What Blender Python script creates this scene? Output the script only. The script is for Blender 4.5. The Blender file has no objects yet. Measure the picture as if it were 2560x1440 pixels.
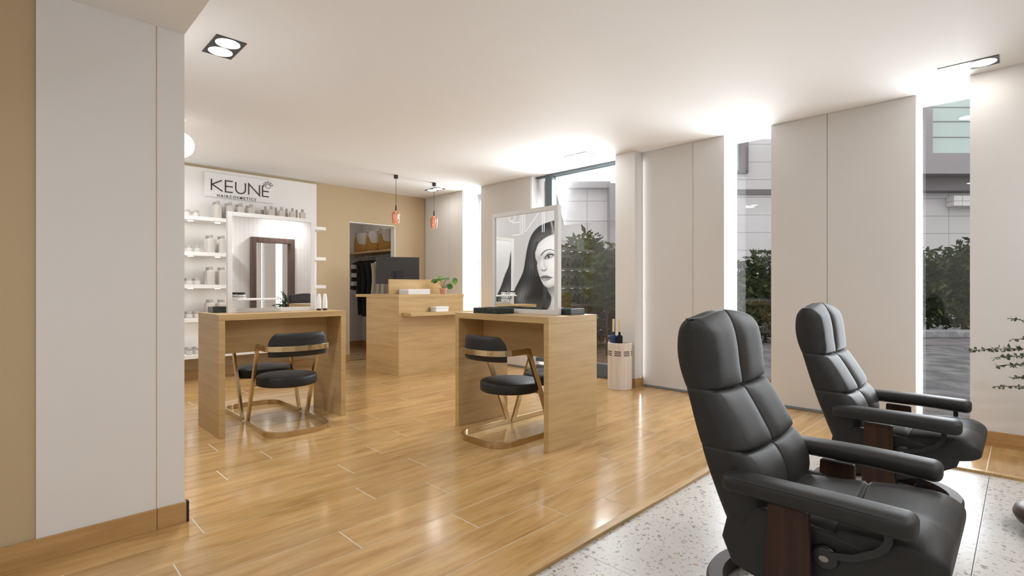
import bpy, bmesh, math, random
import numpy as np
from mathutils import Vector, Matrix

SC = bpy.context.scene
COL = SC.collection
PI = math.pi
random.seed(7)
CAMH = 1.10

# ------------------------------------------------------------------ camera
cam_d = bpy.data.cameras.new('camera')
cam_d.sensor_width = 36.0
cam_d.lens = 18.0                      # 90 degrees across the frame
cam_d.clip_start = 0.05
cam_d.clip_end = 200
cam = bpy.data.objects.new('camera', cam_d)
COL.objects.link(cam)
cam.location = (0, 0, CAMH)
cam.rotation_euler = (PI / 2, 0, -PI / 4)
SC.camera = cam

# ------------------------------------------------------------------ world and exposure
w = bpy.data.worlds.new('overcast_sky')
SC.world = w
w.use_nodes = True
wb = w.node_tree.nodes['Background']
wb.inputs[0].default_value = (1.0, 0.98, 0.97, 1)
wb.inputs[1].default_value = 1.5
vs = SC.view_settings
vs.view_transform = 'Standard'
vs.look = 'None'
vs.gamma = 1
vs.use_curve_mapping = False
vs.exposure = 0.21

CEIL = 2.62


def lamp_area(name, loc, target, sx, sy, power, col=(1, .95, .88), spread=PI, shape='RECTANGLE'):
    d = bpy.data.lights.new(name, 'AREA')
    d.shape = shape
    d.size = sx
    d.size_y = sy
    d.energy = power
    d.color = col
    d.spread = spread
    o = bpy.data.objects.new(name, d)
    COL.objects.link(o)
    o.location = loc
    v = Vector(target) - Vector(loc)
    o.rotation_euler = v.to_track_quat('-Z', 'Y').to_euler()
    return o


# added lamps without fixtures, hidden in the window recesses to brighten the jambs
COOL = (.92, .96, 1.0)
for y, pw in ((5.775, 3.5), (3.33, 13), (1.690, 6), (.290, 4)):
    lamp_area('recess_fill', (5.24, y, 1.31), (5.20, y + 1, 1.31), .10, 2.5, pw, COOL, spread=2.9)
lamp_area('recess_fill', (5.075, 3.040, 1.31), (5.075, 2.9, 1.31), .02, 2.45, 1.0, COOL)
# daylight falling in through the glazing, one lamp outside each pane
for y, wd, pw in ((5.97, .40, 44), (3.88, 1.15, 78), (1.89, .40, 52), (.43, .30, 34)):
    if wd < 1:
        lamp_area('window_daylight', (5.44, y, 1.35), (0, y, 1.30), wd, 2.3, pw, (.89, .945, 1.0))
    else:
        lamp_area('window_daylight', (5.34, y, 2.25), (0, y, .2), wd, .62, pw, (.89, .945, 1.0))
lamp_area('closet_fill', (4.15, 8.1, 2.58), (4.4, 8.1, 0), .3, .3, 2.6, (1, .90, .78))  # added lamp without a fixture, brightens the closet
# twin ceiling spots (fixtures are built further down); rows not seen are added fill lamps without fixtures
SPOTS_AND_FILL = [(1.0, 3.57, True, 14), (4.70, 3.61, True, 1.2), (4.68, .27, True, .3), (4.74, 6.42, True, 1.2),
         (1.0, 6.2, False, 17), (.95, -1.1, False, 8), (2.45, -1.1, False, 13), (3.95, -1.1, False, 13), (1.0, .5, False, 6), (-1.2, 1.0, False, 8), (-1.2, -.6, False, 6)]
for i, (x, y, seen, pw) in enumerate(SPOTS_AND_FILL):
    z = CEIL if x > .615 else 2.295
    lamp_area('spot_and_fill', (x, y, z - .03), (x, y, 0), .16, .16, pw, (.95, .975, 1.0), spread=2.9, shape='DISK')

# ------------------------------------------------------------------ materials


def new_mat(name):
    m = bpy.data.materials.new(name)
    m.use_nodes = True
    nt = m.node_tree
    b = nt.nodes['Principled BSDF']
    return m, nt, b


def simple(name, col, rough=.5, metal=0.0, spec=.5, bump=0.0, bscale=200, emis=None, estr=0):
    m, nt, b = new_mat(name)
    b.inputs['Base Color'].default_value = (*col, 1)
    b.inputs['Roughness'].default_value = rough
    b.inputs['Metallic'].default_value = metal
    b.inputs['Specular IOR Level'].default_value = spec
    if emis:
        b.inputs['Emission Color'].default_value = (*emis, 1)
        b.inputs['Emission Strength'].default_value = estr
    if bump:
        tc = nt.nodes.new('ShaderNodeTexCoord')
        n = nt.nodes.new('ShaderNodeTexNoise')
        n.inputs['Scale'].default_value = bscale
        n.inputs['Detail'].default_value = 4
        nt.links.new(tc.outputs['Object'], n.inputs['Vector'])
        bp = nt.nodes.new('ShaderNodeBump')
        bp.inputs['Strength'].default_value = bump
        bp.inputs['Distance'].default_value = .002
        nt.links.new(n.outputs['Fac'], bp.inputs['Height'])
        nt.links.new(bp.outputs[0], b.inputs['Normal'])
    return m


def ramp(nt, stops):
    r = nt.nodes.new('ShaderNodeValToRGB')
    e = r.color_ramp.elements
    while len(e) < len(stops):
        e.new(.5)
    for k, (p, c) in enumerate(stops):
        e[k].position = p
        e[k].color = (*c, 1)
    return r


def wood(name, dark, mid, light, scale=(1.2, 1.2, 26), rough=.45, spec=.4, attr=None, coord='Object', fine=3.0, var=.22):
    """grain runs along the axes with the small scale factor"""
    m, nt, b = new_mat(name)
    L = nt.links
    tc = nt.nodes.new('ShaderNodeTexCoord')
    mp = nt.nodes.new('ShaderNodeMapping')
    mp.inputs['Scale'].default_value = scale
    if attr:
        at = nt.nodes.new('ShaderNodeAttribute')
        at.attribute_name = attr
        ad = nt.nodes.new('ShaderNodeVectorMath')
        ad.operation = 'ADD'
        L.new(tc.outputs[coord], ad.inputs[0])
        ml = nt.nodes.new('ShaderNodeVectorMath')
        ml.operation = 'SCALE'
        ml.inputs['Scale'].default_value = 37.0
        L.new(at.outputs['Color'], ml.inputs[0])
        L.new(ml.outputs[0], ad.inputs[1])
        L.new(ad.outputs[0], mp.inputs['Vector'])
    else:
        L.new(tc.outputs[coord], mp.inputs['Vector'])
    n = nt.nodes.new('ShaderNodeTexNoise')
    n.inputs['Scale'].default_value = 1.0
    n.inputs['Detail'].default_value = 8
    n.inputs['Roughness'].default_value = .62
    n.inputs['Distortion'].default_value = .35
    L.new(mp.outputs[0], n.inputs['Vector'])
    r = ramp(nt, [(.30, dark), (.5, mid), (.72, light)])
    L.new(n.outputs['Fac'], r.inputs[0])
    mp2 = nt.nodes.new('ShaderNodeMapping')
    mp2.inputs['Scale'].default_value = tuple(s * fine for s in scale)
    L.new(mp.outputs[0], mp2.inputs['Vector'])
    n2 = nt.nodes.new('ShaderNodeTexNoise')
    n2.inputs['Scale'].default_value = 1.0
    n2.inputs['Detail'].default_value = 3
    mp2.inputs['Scale'].default_value = (fine, fine, fine)
    L.new(mp2.outputs[0], n2.inputs['Vector'])
    mx = nt.nodes.new('ShaderNodeMix')
    mx.data_type = 'RGBA'
    mx.blend_type = 'MULTIPLY'
    r2 = ramp(nt, [(.35, (1 - var, 1 - var, 1 - var)), (.6, (1, 1, 1))])
    L.new(n2.outputs['Fac'], r2.inputs[0])
    mx.inputs['Factor'].default_value = 1
    L.new(r.outputs[0], mx.inputs['A'])
    L.new(r2.outputs[0], mx.inputs['B'])
    out = mx.outputs['Result']
    if attr:
        sp = nt.nodes.new('ShaderNodeSeparateColor')
        L.new(at.outputs['Color'], sp.inputs[0])
        r3 = ramp(nt, [(0, (.90, .89, .88)), (1, (1.06, 1.06, 1.06))])
        L.new(sp.outputs[0], r3.inputs[0])
        m3 = nt.nodes.new('ShaderNodeMix')
        m3.data_type = 'RGBA'
        m3.blend_type = 'MULTIPLY'
        m3.inputs['Factor'].default_value = 1
        L.new(out, m3.inputs['A'])
        L.new(r3.outputs[0], m3.inputs['B'])
        out = m3.outputs['Result']
    L.new(out, b.inputs['Base Color'])
    b.inputs['Roughness'].default_value = rough
    b.inputs['Specular IOR Level'].default_value = spec
    return m


def glass_mat(name, base=.03, edge=.75, tint=(1, 1, 1)):
    m = bpy.data.materials.new(name)
    m.use_nodes = True
    nt = m.node_tree
    nt.nodes.remove(nt.nodes['Principled BSDF'])
    o = nt.nodes['Material Output']
    t = nt.nodes.new('ShaderNodeBsdfTransparent')
    t.inputs[0].default_value = (*tint, 1)
    g = nt.nodes.new('ShaderNodeBsdfGlossy')
    g.inputs['Roughness'].default_value = .0
    lw = nt.nodes.new('ShaderNodeFresnel')
    lw.inputs['IOR'].default_value = 1.55
    mr = nt.nodes.new('ShaderNodeMapRange')
    mr.inputs['From Min'].default_value = .0
    mr.inputs['From Max'].default_value = 1
    mr.inputs['To Min'].default_value = base
    mr.inputs['To Max'].default_value = edge
    nt.links.new(lw.outputs[0], mr.inputs['Value'])
    mx = nt.nodes.new('ShaderNodeMixShader')
    nt.links.new(mr.outputs[0], mx.inputs[0])
    nt.links.new(t.outputs[0], mx.inputs[1])
    nt.links.new(g.outputs[0], mx.inputs[2])
    nt.links.new(mx.outputs[0], o.inputs['Surface'])
    return m


def leather(name, col):
    m, nt, b = new_mat(name)
    L = nt.links
    tc = nt.nodes.new('ShaderNodeTexCoord')
    v = nt.nodes.new('ShaderNodeTexVoronoi')
    v.inputs['Scale'].default_value = 330
    L.new(tc.outputs['Object'], v.inputs['Vector'])
    n = nt.nodes.new('ShaderNodeTexNoise')
    n.inputs['Scale'].default_value = 30
    n.inputs['Detail'].default_value = 6
    L.new(tc.outputs['Object'], n.inputs['Vector'])
    ad = nt.nodes.new('ShaderNodeMath')
    ad.operation = 'ADD'
    L.new(v.outputs['Distance'], ad.inputs[0])
    L.new(n.outputs['Fac'], ad.inputs[1])
    bp = nt.nodes.new('ShaderNodeBump')
    bp.inputs['Strength'].default_value = .16
    bp.inputs['Distance'].default_value = .002
    L.new(ad.outputs[0], bp.inputs['Height'])
    L.new(bp.outputs[0], b.inputs['Normal'])
    r = ramp(nt, [(.3, tuple(c * .86 for c in col)), (.7, tuple(c * 1.12 for c in col))])
    L.new(n.outputs['Fac'], r.inputs[0])
    L.new(r.outputs[0], b.inputs['Base Color'])
    b.inputs['Roughness'].default_value = .52
    b.inputs['Specular IOR Level'].default_value = .40
    return m


def brushed_gold():
    m, nt, b = new_mat('brushed_brass')
    L = nt.links
    tc = nt.nodes.new('ShaderNodeTexCoord')
    mp = nt.nodes.new('ShaderNodeMapping')
    mp.inputs['Scale'].default_value = (12, 12, 500)
    n = nt.nodes.new('ShaderNodeTexNoise')
    n.inputs['Scale'].default_value = 1
    L.new(tc.outputs['Object'], mp.inputs['Vector'])
    L.new(mp.outputs[0], n.inputs['Vector'])
    r = ramp(nt, [(.3, (.50, .375, .20)), (.7, (.64, .50, .29))])
    L.new(n.outputs['Fac'], r.inputs[0])
    L.new(r.outputs[0], b.inputs['Base Color'])
    b.inputs['Metallic'].default_value = 1
    b.inputs['Roughness'].default_value = .27
    return m


def terrazzo():
    m, nt, b = new_mat('terrazzo')
    L = nt.links
    tc = nt.nodes.new('ShaderNodeTexCoord')
    nz = nt.nodes.new('ShaderNodeTexNoise')
    nz.inputs['Scale'].default_value = 60
    L.new(tc.outputs['Object'], nz.inputs['Vector'])
    sc = nt.nodes.new('ShaderNodeVectorMath')
    sc.operation = 'SCALE'
    sc.inputs['Scale'].default_value = .022
    L.new(nz.outputs['Color'], sc.inputs[0])
    ad = nt.nodes.new('ShaderNodeVectorMath')
    L.new(tc.outputs['Object'], ad.inputs[0])
    L.new(sc.outputs[0], ad.inputs[1])
    col = None
    for scale, thr, pal in ((40, .42, [(.15, .15, .155), (.26, .20, .16), (.42, .27, .18), (.34, .33, .33)]),
                            (80, .46, [(.24, .22, .21), (.42, .33, .26), (.50, .43, .36), (.30, .23, .19)])):
        v = nt.nodes.new('ShaderNodeTexVoronoi')
        v.inputs['Scale'].default_value = scale
        v.inputs['Randomness'].default_value = 1
        L.new(ad.outputs[0], v.inputs['Vector'])
        sp = nt.nodes.new('ShaderNodeSeparateColor')
        L.new(v.outputs['Color'], sp.inputs[0])
        # chip radius varies with the cell's random value, and part of the cells hold none
        mr = nt.nodes.new('ShaderNodeMapRange')
        mr.inputs['From Min'].default_value = .18
        mr.inputs['From Max'].default_value = 1
        mr.inputs['To Min'].default_value = 0
        mr.inputs['To Max'].default_value = thr
        L.new(sp.outputs[1], mr.inputs['Value'])
        lt = nt.nodes.new('ShaderNodeMath')
        lt.operation = 'LESS_THAN'
        L.new(v.outputs['Distance'], lt.inputs[0])
        L.new(mr.outputs[0], lt.inputs[1])
        rp = ramp(nt, [(i / 4, c) for i, c in enumerate(pal)])
        rp.color_ramp.interpolation = 'CONSTANT'
        L.new(sp.outputs[0], rp.inputs[0])
        mx = nt.nodes.new('ShaderNodeMix')
        mx.data_type = 'RGBA'
        L.new(lt.outputs[0], mx.inputs['Factor'])
        if col is None:
            mx.inputs['A'].default_value = (.57, .54, .50, 1)
        else:
            L.new(col, mx.inputs['A'])
        L.new(rp.outputs[0], mx.inputs['B'])
        col = mx.outputs['Result']
    L.new(col, b.inputs['Base Color'])
    b.inputs['Roughness'].default_value = .32
    b.inputs['Specular IOR Level'].default_value = .5
    return m


def attr_mat(name, attr, rough=.4, spec=.3):
    m, nt, b = new_mat(name)
    a = nt.nodes.new('ShaderNodeAttribute')
    a.attribute_name = attr
    nt.links.new(a.outputs['Color'], b.inputs['Base Color'])
    b.inputs['Roughness'].default_value = rough
    b.inputs['Specular IOR Level'].default_value = spec
    return m


def banded(name, bands):
    """cloth in horizontal stripes, by object height"""
    m, nt, b = new_mat(name)
    tc = nt.nodes.new('ShaderNodeTexCoord')
    sx = nt.nodes.new('ShaderNodeSeparateXYZ')
    nt.links.new(tc.outputs['Object'], sx.inputs[0])
    wv = nt.nodes.new('ShaderNodeMath')
    wv.operation = 'FRACT'
    ml = nt.nodes.new('ShaderNodeMath')
    ml.operation = 'MULTIPLY'
    ml.inputs[1].default_value = bands
    nt.links.new(sx.outputs[2], ml.inputs[0])
    nt.links.new(ml.outputs[0], wv.inputs[0])
    r = ramp(nt, [(0, (.018, .017, .018)), (.5, (.62, .60, .57))])
    r.color_ramp.interpolation = 'CONSTANT'
    nt.links.new(wv.outputs[0], r.inputs[0])
    nt.links.new(r.outputs[0], b.inputs['Base Color'])
    b.inputs['Roughness'].default_value = .9
    return m


def basket_mat():
    m, nt, b = new_mat('seagrass_weave')
    L = nt.links
    tc = nt.nodes.new('ShaderNodeTexCoord')
    v = nt.nodes.new('ShaderNodeTexVoronoi')
    v.inputs['Scale'].default_value = 70
    L.new(tc.outputs['Object'], v.inputs['Vector'])
    r = ramp(nt, [(.0, (.62, .36, .10)), (.45, (.42, .22, .05)), (.8, (.22, .10, .02))])
    L.new(v.outputs['Distance'], r.inputs[0])
    L.new(r.outputs[0], b.inputs['Base Color'])
    bp = nt.nodes.new('ShaderNodeBump')
    bp.inputs['Strength'].default_value = .7
    bp.inputs['Distance'].default_value = .006
    bp.invert = True
    L.new(v.outputs['Distance'], bp.inputs['Height'])
    L.new(bp.outputs[0], b.inputs['Normal'])
    b.inputs['Roughness'].default_value = .85
    return m


def cladding(name, col, gx, gz, gcol, line=.012):
    """facade panels with dark joints every gx by gz metres"""
    m, nt, b = new_mat(name)
    L = nt.links
    tc = nt.nodes.new('ShaderNodeTexCoord')
    sx = nt.nodes.new('ShaderNodeSeparateXYZ')
    L.new(tc.outputs['Object'], sx.inputs[0])
    facs = []
    for ch, g in ((0, gx), (2, gz)):
        d = nt.nodes.new('ShaderNodeMath')
        d.operation = 'DIVIDE'
        d.inputs[1].default_value = g
        L.new(sx.outputs[ch], d.inputs[0])
        f = nt.nodes.new('ShaderNodeMath')
        f.operation = 'FRACT'
        L.new(d.outputs[0], f.inputs[0])
        lt = nt.nodes.new('ShaderNodeMath')
        lt.operation = 'LESS_THAN'
        lt.inputs[1].default_value = line / g * 2
        L.new(f.outputs[0], lt.inputs[0])
        facs.append(lt)
    mxm = nt.nodes.new('ShaderNodeMath')
    mxm.operation = 'MAXIMUM'
    L.new(facs[0].outputs[0], mxm.inputs[0])
    L.new(facs[1].outputs[0], mxm.inputs[1])
    mx = nt.nodes.new('ShaderNodeMix')
    mx.data_type = 'RGBA'
    mx.inputs['A'].default_value = (*col, 1)
    mx.inputs['B'].default_value = (*gcol, 1)
    L.new(mxm.outputs[0], mx.inputs['Factor'])
    L.new(mx.outputs['Result'], b.inputs['Base Color'])
    b.inputs['Roughness'].default_value = .6
    return m


def speckled(name, c1, c2, scale, rough=.7):
    m, nt, b = new_mat(name)
    tc = nt.nodes.new('ShaderNodeTexCoord')
    n = nt.nodes.new('ShaderNodeTexNoise')
    n.inputs['Scale'].default_value = scale
    n.inputs['Detail'].default_value = 6
    nt.links.new(tc.outputs['Object'], n.inputs['Vector'])
    r = ramp(nt, [(.38, c1), (.62, c2)])
    nt.links.new(n.outputs['Fac'], r.inputs[0])
    nt.links.new(r.outputs[0], b.inputs['Base Color'])
    b.inputs['Roughness'].default_value = rough
    b.inputs['Specular IOR Level'].default_value = .15 if rough >= .9 else .5
    return m


M = dict(
    white=simple('white_paint', (.78, .76, .74), .6, bump=.05, bscale=400),
    ceil=simple('ceiling_paint', (.84, .83, .815), .8),
    tan=simple('tan_paint', (.525, .405, .25), .7, bump=.05, bscale=400),
    blind=simple('blind_fabric', (.67, .645, .62), .75, bump=.08, bscale=500),
    trim=simple('blind_rail', (.20, .23, .25), .4),
    frame=simple('slate_frame', (.10, .125, .14), .4),
    floor=wood('oak_planks', (.40, .225, .080), (.535, .325, .130), (.625, .415, .190), (2.2, 14, 1), rough=.15, spec=.55, attr='tone', fine=2.5, var=.10),
    grout=simple('pale_grout', (.74, .69, .61), .6),
    strip=wood('oak_nosing', (.44, .26, .10), (.54, .34, .14), (.60, .39, .18), (2, 22, 22), rough=.35),
    oak=wood('light_oak', (.47, .30, .128), (.545, .365, .165), (.60, .415, .20), (1.1, 1.1, 15), rough=.42, var=.07),
    base=wood('oak_baseboard', (.42, .235, .085), (.50, .295, .115), (.56, .345, .15), (1.3, 1.3, 20), rough=.4, var=.1),
    walnut=wood('walnut', (.022, .009, .005), (.045, .019, .010), (.075, .033, .018), (26, 26, 1.6), rough=.5, spec=.3, var=.3),
    umber=simple('dark_brown_stain', (.055, .034, .027), .6),
    terrazzo=terrazzo(),
    leather=leather('charcoal_leather', (.0175, .0165, .0155)),
    seam=simple('black_piping', (.012, .012, .012), .5),
    velvet=simple('black_velvet', (.0145, .0135, .0145), .55, spec=.45),
    gold=brushed_gold(),
    black=simple('black_plastic', (.018, .018, .019), .4),
    blackmetal=simple('black_metal', (.02, .02, .02), .35, metal=.6),
    chrome=simple('chrome', (.75, .75, .74), .15, metal=1),
    grey=simple('monitor_grey', (.036, .034, .033), .5),
    wframe=simple('silver_white_frame', (.74, .72, .70), .35),
    mirror=simple('mirror_glass', (.93, .93, .93), .0, metal=1),
    glass=glass_mat('window_glass', .0, .6),
    shelf=simple('white_lacquer', (.85, .83, .80), .4),
    bottle=simple('cream_bottle', (.56, .52, .47), .5),
    cap=simple('taupe_cap', (.42, .385, .345), .5),
    marble=speckled('dark_green_marble', (.012, .020, .018), (.035, .05, .046), 40, .3),
    paper=simple('white_paper', (.86, .85, .84), .7),
    ink=simple('dark_ink', (.055, .045, .042), .6),
    wink=simple('white_ink', (.88, .88, .87), .6),
    terra=speckled('terracotta', (.50, .20, .12), (.62, .38, .28), 30, .85),
    leaf=simple('bright_leaf', (.13, .30, .03), .45),
    leafd=simple('dark_leaf', (.05, .15, .02), .5),
    euca=speckled('grey_green_leaf', (.045, .075, .045), (.12, .16, .10), 30, .6),
    twig=simple('twig', (.13, .08, .045), .8),
    copper=None,
    bulb=simple('bulb_glow', (1, .8, .5), .4, emis=(1, .72, .42), estr=1.6),
    lens=simple('spot_lens', (1, 1, 1), .4, emis=(1, .96, .90), estr=14),
    puck=simple('puck_lens', (1, 1, 1), .4, emis=(1, .95, .88), estr=12),
    globe=simple('opal_globe', (.9, .87, .8), .5, emis=(1, .93, .83), estr=.75),
    black_cloth=simple('black_cloth', (.014, .013, .013), .95, bump=.3, bscale=120),
    white_cloth=simple('white_cloth', (.66, .60, .52), .95),
    stripe=banded('striped_cloth', 6.6),
    basket=basket_mat(),
    liner=simple('white_liner', (.50, .46, .42), .9),
    stand=wood('whitewashed_wood', (.66, .57, .50), (.72, .64, .57), (.78, .71, .65), (24, 24, 1.2), rough=.6, var=.08),
    cream=simple('cream_handle', (.72, .60, .38), .5),
    blue=simple('navy_fabric', (.012, .035, .13), .6),
    mirwood=wood('brown_mirror_frame', (.085, .05, .038), (.12, .075, .058), (.16, .10, .08), (22, 22, 1.5), rough=.5),
    tile=cladding('white_wall_tile', (.80, .765, .73), .075, .62, (.64, .60, .57), .0022),
    facade=cladding('grey_cladding', (.46, .45, .46), 2.6, .62, (.22, .21, .21), .010),
    facade2=cladding('pale_cladding', (.55, .53, .53), 2.63, .70, (.26, .24, .24), .012),
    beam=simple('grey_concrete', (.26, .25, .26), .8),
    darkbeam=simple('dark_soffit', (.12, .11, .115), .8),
    cglass=simple('green_curtain_glass', (.40, .50, .48), .2),
    pave=speckled('grey_paving', (.085, .085, .09), (.16, .16, .165), 3, .9),
    kerb=speckled('kerb_stone', (.20, .20, .21), (.28, .28, .29), 8, .9),
    mulch=speckled('brown_mulch', (.06, .035, .022), (.16, .10, .065), 14, 1),
    hedge=speckled('hedge_leaf', (.012, .022, .007), (.048, .066, .020), 3, 1.0),
    hedgeb=speckled('brown_hedge_leaf', (.034, .022, .011), (.085, .056, .028), 3, 1.0),
    bark=simple('bark', (.045, .028, .020), .9),
    brownleather=simple('brown_leather', (.075, .045, .033), .45),
    vase=simple('stone_vase', (.30, .27, .24), .7),
    dark=simple('dark_end_cap', (.012, .009, .007), .6),
)


def copper_glass():
    m = bpy.data.materials.new('copper_glass')
    m.use_nodes = True
    nt = m.node_tree
    b = nt.nodes['Principled BSDF']
    b.inputs['Base Color'].default_value = (.66, .40, .30, 1)
    b.inputs['Metallic'].default_value = .9
    b.inputs['Roughness'].default_value = .12
    t = nt.nodes.new('ShaderNodeBsdfTransparent')
    t.inputs[0].default_value = (.98, .74, .60, 1)
    mx = nt.nodes.new('ShaderNodeMixShader')
    mx.inputs[0].default_value = .62
    nt.links.new(t.outputs[0], mx.inputs[1])
    nt.links.new(b.outputs[0], mx.inputs[2])
    nt.links.new(mx.outputs[0], nt.nodes['Material Output'].inputs['Surface'])
    return m


M['copper'] = copper_glass()

# ------------------------------------------------------------------ mesh builder


class MB:
    def __init__(s):
        s.v = []
        s.f = []

    def add(s, vs, fs):
        n = len(s.v)
        s.v += [tuple(p) for p in vs]
        s.f += [tuple(i + n for i in f) for f in fs]
        return s

    def box(s, x0, x1, y0, y1, z0, z1, mat=None):
        vs = [(x, y, z) for z in (z0, z1) for y in (y0, y1) for x in (x0, x1)]
        if mat is not None:
            vs = [tuple(mat @ Vector(p)) for p in vs]
        return s.add(vs, [(0, 2, 3, 1), (4, 5, 7, 6), (0, 1, 5, 4), (2, 6, 7, 3), (0, 4, 6, 2), (1, 3, 7, 5)])

    def loft(s, rings, cap0=True, cap1=True, closed=True):
        n = len(rings[0])
        vs = [p for r in rings for p in r]
        fs = []
        m = n if closed else n - 1
        for i in range(len(rings) - 1):
            for j in range(m):
                k = (j + 1) % n
                fs.append((i * n + j, i * n + k, (i + 1) * n + k, (i + 1) * n + j))
        if cap0:
            c = np.mean(np.array(rings[0]), axis=0)
            vs.append(tuple(c))
            ci = len(vs) - 1
            for j in range(n):
                fs.append((ci, (j + 1) % n, j))
        if cap1:
            c = np.mean(np.array(rings[-1]), axis=0)
            vs.append(tuple(c))
            ci = len(vs) - 1
            o = (len(rings) - 1) * n
            for j in range(n):
                fs.append((ci, o + j, o + (j + 1) % n))
        return s.add(vs, fs)

    def lathe(s, prof, c=(0, 0, 0), seg=28, cap0=True, cap1=True):
        rings = []
        for r, z in prof:
            rings.append([(c[0] + r * math.cos(2 * PI * k / seg), c[1] + r * math.sin(2 * PI * k / seg), c[2] + z) for k in range(seg)])
        return s.loft(rings, cap0, cap1)

    def cyl(s, c, r, h, seg=24):
        return s.lathe([(r, 0), (r, h)], c, seg)

    def sphere(s, c, r, seg=28, rings=16, sz=1.0):
        pr = [(max(1e-4, r * math.sin(PI * k / rings)), -r * sz * math.cos(PI * k / rings)) for k in range(rings + 1)]
        return s.lathe(pr, c, seg)

    def sweep(s, path, sec, closed=False, up=(0, 0, 1)):
        """sec: list of (a,b) offsets; a along the horizontal side vector, b along the other normal"""
        P = [Vector(p) for p in path]
        rings = []
        n = len(P)
        up = Vector(up)
        for i in range(n):
            if closed:
                t = P[(i + 1) % n] - P[i - 1]
            else:
                t = P[min(i + 1, n - 1)] - P[max(i - 1, 0)]
            t.normalize()
            sd = t.cross(up)
            if sd.length < 1e-4:
                sd = t.cross(Vector((0, 1, 0)))
            sd.normalize()
            nn = sd.cross(t).normalized()
            # widen at corners so a bar keeps its section
            k = 1.0
            if 0 < i < n - 1 or closed:
                a = (P[i] - P[i - 1]).normalized()
                b = (P[(i + 1) % n] - P[i]).normalized()
                d = max(.3, math.sqrt(max(0, (1 + a.dot(b)) / 2)))
                k = 1 / d
            rings.append([tuple(P[i] + sd * (u * k) + nn * v) for u, v in sec])
        if closed:
            rings.append(rings[0])
            return s.loft(rings, False, False)
        return s.loft(rings)

    def tube(s, path, r, seg=8, closed=False):
        return s.sweep(path, [(r * math.cos(2 * PI * k / seg), r * math.sin(2 * PI * k / seg)) for k in range(seg)], closed)

    def prism(s, poly, z0, z1):
        n = len(poly)
        vs = [(x, y, z0) for x, y in poly] + [(x, y, z1) for x, y in poly]
        fs = [tuple(range(n - 1, -1, -1)), tuple(range(n, 2 * n))]
        for i in range(n):
            fs.append((i, (i + 1) % n, n + (i + 1) % n, n + i))
        return s.add(vs, fs)

    def build(s, name, mat, parent=None, loc=None, bevel=0, smooth=False, seg=2, angle=35):
        me = bpy.data.meshes.new(name)
        me.from_pydata(s.v, [], s.f)
        me.materials.append(mat)
        bm = bmesh.new()
        bm.from_mesh(me)
        bmesh.ops.recalc_face_normals(bm, faces=bm.faces)
        bm.to_mesh(me)
        bm.free()
        if smooth:
            me.polygons.foreach_set('use_smooth', [True] * len(me.polygons))
            try:
                me.set_sharp_from_angle(angle=math.radians(angle))
            except Exception:
                pass
        o = bpy.data.objects.new(name, me)
        COL.objects.link(o)
        if parent is not None:
            o.parent = parent
        if loc is not None:
            o.location = loc
        if bevel:
            md = o.modifiers.new('edge', 'BEVEL')
            md.width = bevel
            md.segments = seg
            md.limit_method = 'ANGLE'
            md.angle_limit = math.radians(40)
        return o


def box(x0, x1, y0, y1, z0, z1):
    return MB().box(x0, x1, y0, y1, z0, z1)


def tag(o, label=None, cat=None, group=None, kind=None):
    if label:
        o['label'] = label
    if cat:
        o['category'] = cat
    if group:
        o['group'] = group
    if kind:
        o['kind'] = kind
    return o


def thing(name, label, cat, loc=(0, 0, 0), rz=0, group=None, kind=None):
    o = bpy.data.objects.new(name, None)
    o.empty_display_size = .1
    COL.objects.link(o)
    o.location = loc
    o.rotation_euler = (0, 0, rz)
    return tag(o, label, cat, group, kind)


KIDS = {}


def copy_tree(o, parent=None, loc=None, rz=None, label=None):
    c = o.copy()
    COL.objects.link(c)
    if parent is not None:
        c.parent = parent
        c.matrix_parent_inverse = o.matrix_parent_inverse.copy()
    if loc is not None:
        c.location = loc
    if rz is not None:
        c.rotation_euler = (0, 0, rz)
    if label:
        c['label'] = label
    for ch in [k for k in COL.objects if k.parent == o]:
        copy_tree(ch, c)
    return c


def struct(name, mb, mat, bevel=0, label=None, cat=None):
    o = mb.build(name, mat, bevel=bevel)
    tag(o, label, cat, kind='structure')
    return o


def strokes(lines, wd, place, depth=.004):
    """flat lettering: every polyline becomes a ribbon of width wd; place maps (x, y, d) to space"""
    mb = MB()
    for ln in lines:
        closed = len(ln) > 2 and ln[0] == ln[-1]
        pts = [Vector((p[0], p[1])) for p in (ln[:-1] if closed else ln)]
        n = len(pts)
        lft, rgt = [], []
        for i in range(n):
            a = pts[i - 1] if (i > 0 or closed) else None
            b = pts[(i + 1) % n] if (i < n - 1 or closed) else None
            d1 = (pts[i] - a).normalized() if a is not None else None
            d2 = (b - pts[i]).normalized() if b is not None else None
            if d1 is None:
                d1 = d2
            if d2 is None:
                d2 = d1
            t = (d1 + d2)
            t = t.normalized() if t.length > 1e-5 else d1
            nn = Vector((-t.y, t.x))
            k = 1 / max(.35, abs(nn.dot(Vector((-d1.y, d1.x)))))
            lft.append(pts[i] + nn * wd / 2 * k)
            rgt.append(pts[i] - nn * wd / 2 * k)
        m = n if closed else n - 1
        vs = []
        for p, q in zip(lft, rgt):
            vs += [place(p.x, p.y, 0), place(q.x, q.y, 0), place(p.x, p.y, depth), place(q.x, q.y, depth)]
        fs = []
        for i in range(m):
            a, b = 4 * i, 4 * ((i + 1) % n)
            fs += [(a + 2, a + 3, b + 3, b + 2), (a, b, b + 1, a + 1), (a, a + 2, b + 2, b), (a + 1, b + 1, b + 3, a + 3)]
        if not closed:
            e = 4 * (n - 1)
            fs += [(0, 1, 3, 2), (e, e + 2, e + 3, e + 1)]
        mb.add(vs, fs)
    return mb


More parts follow.
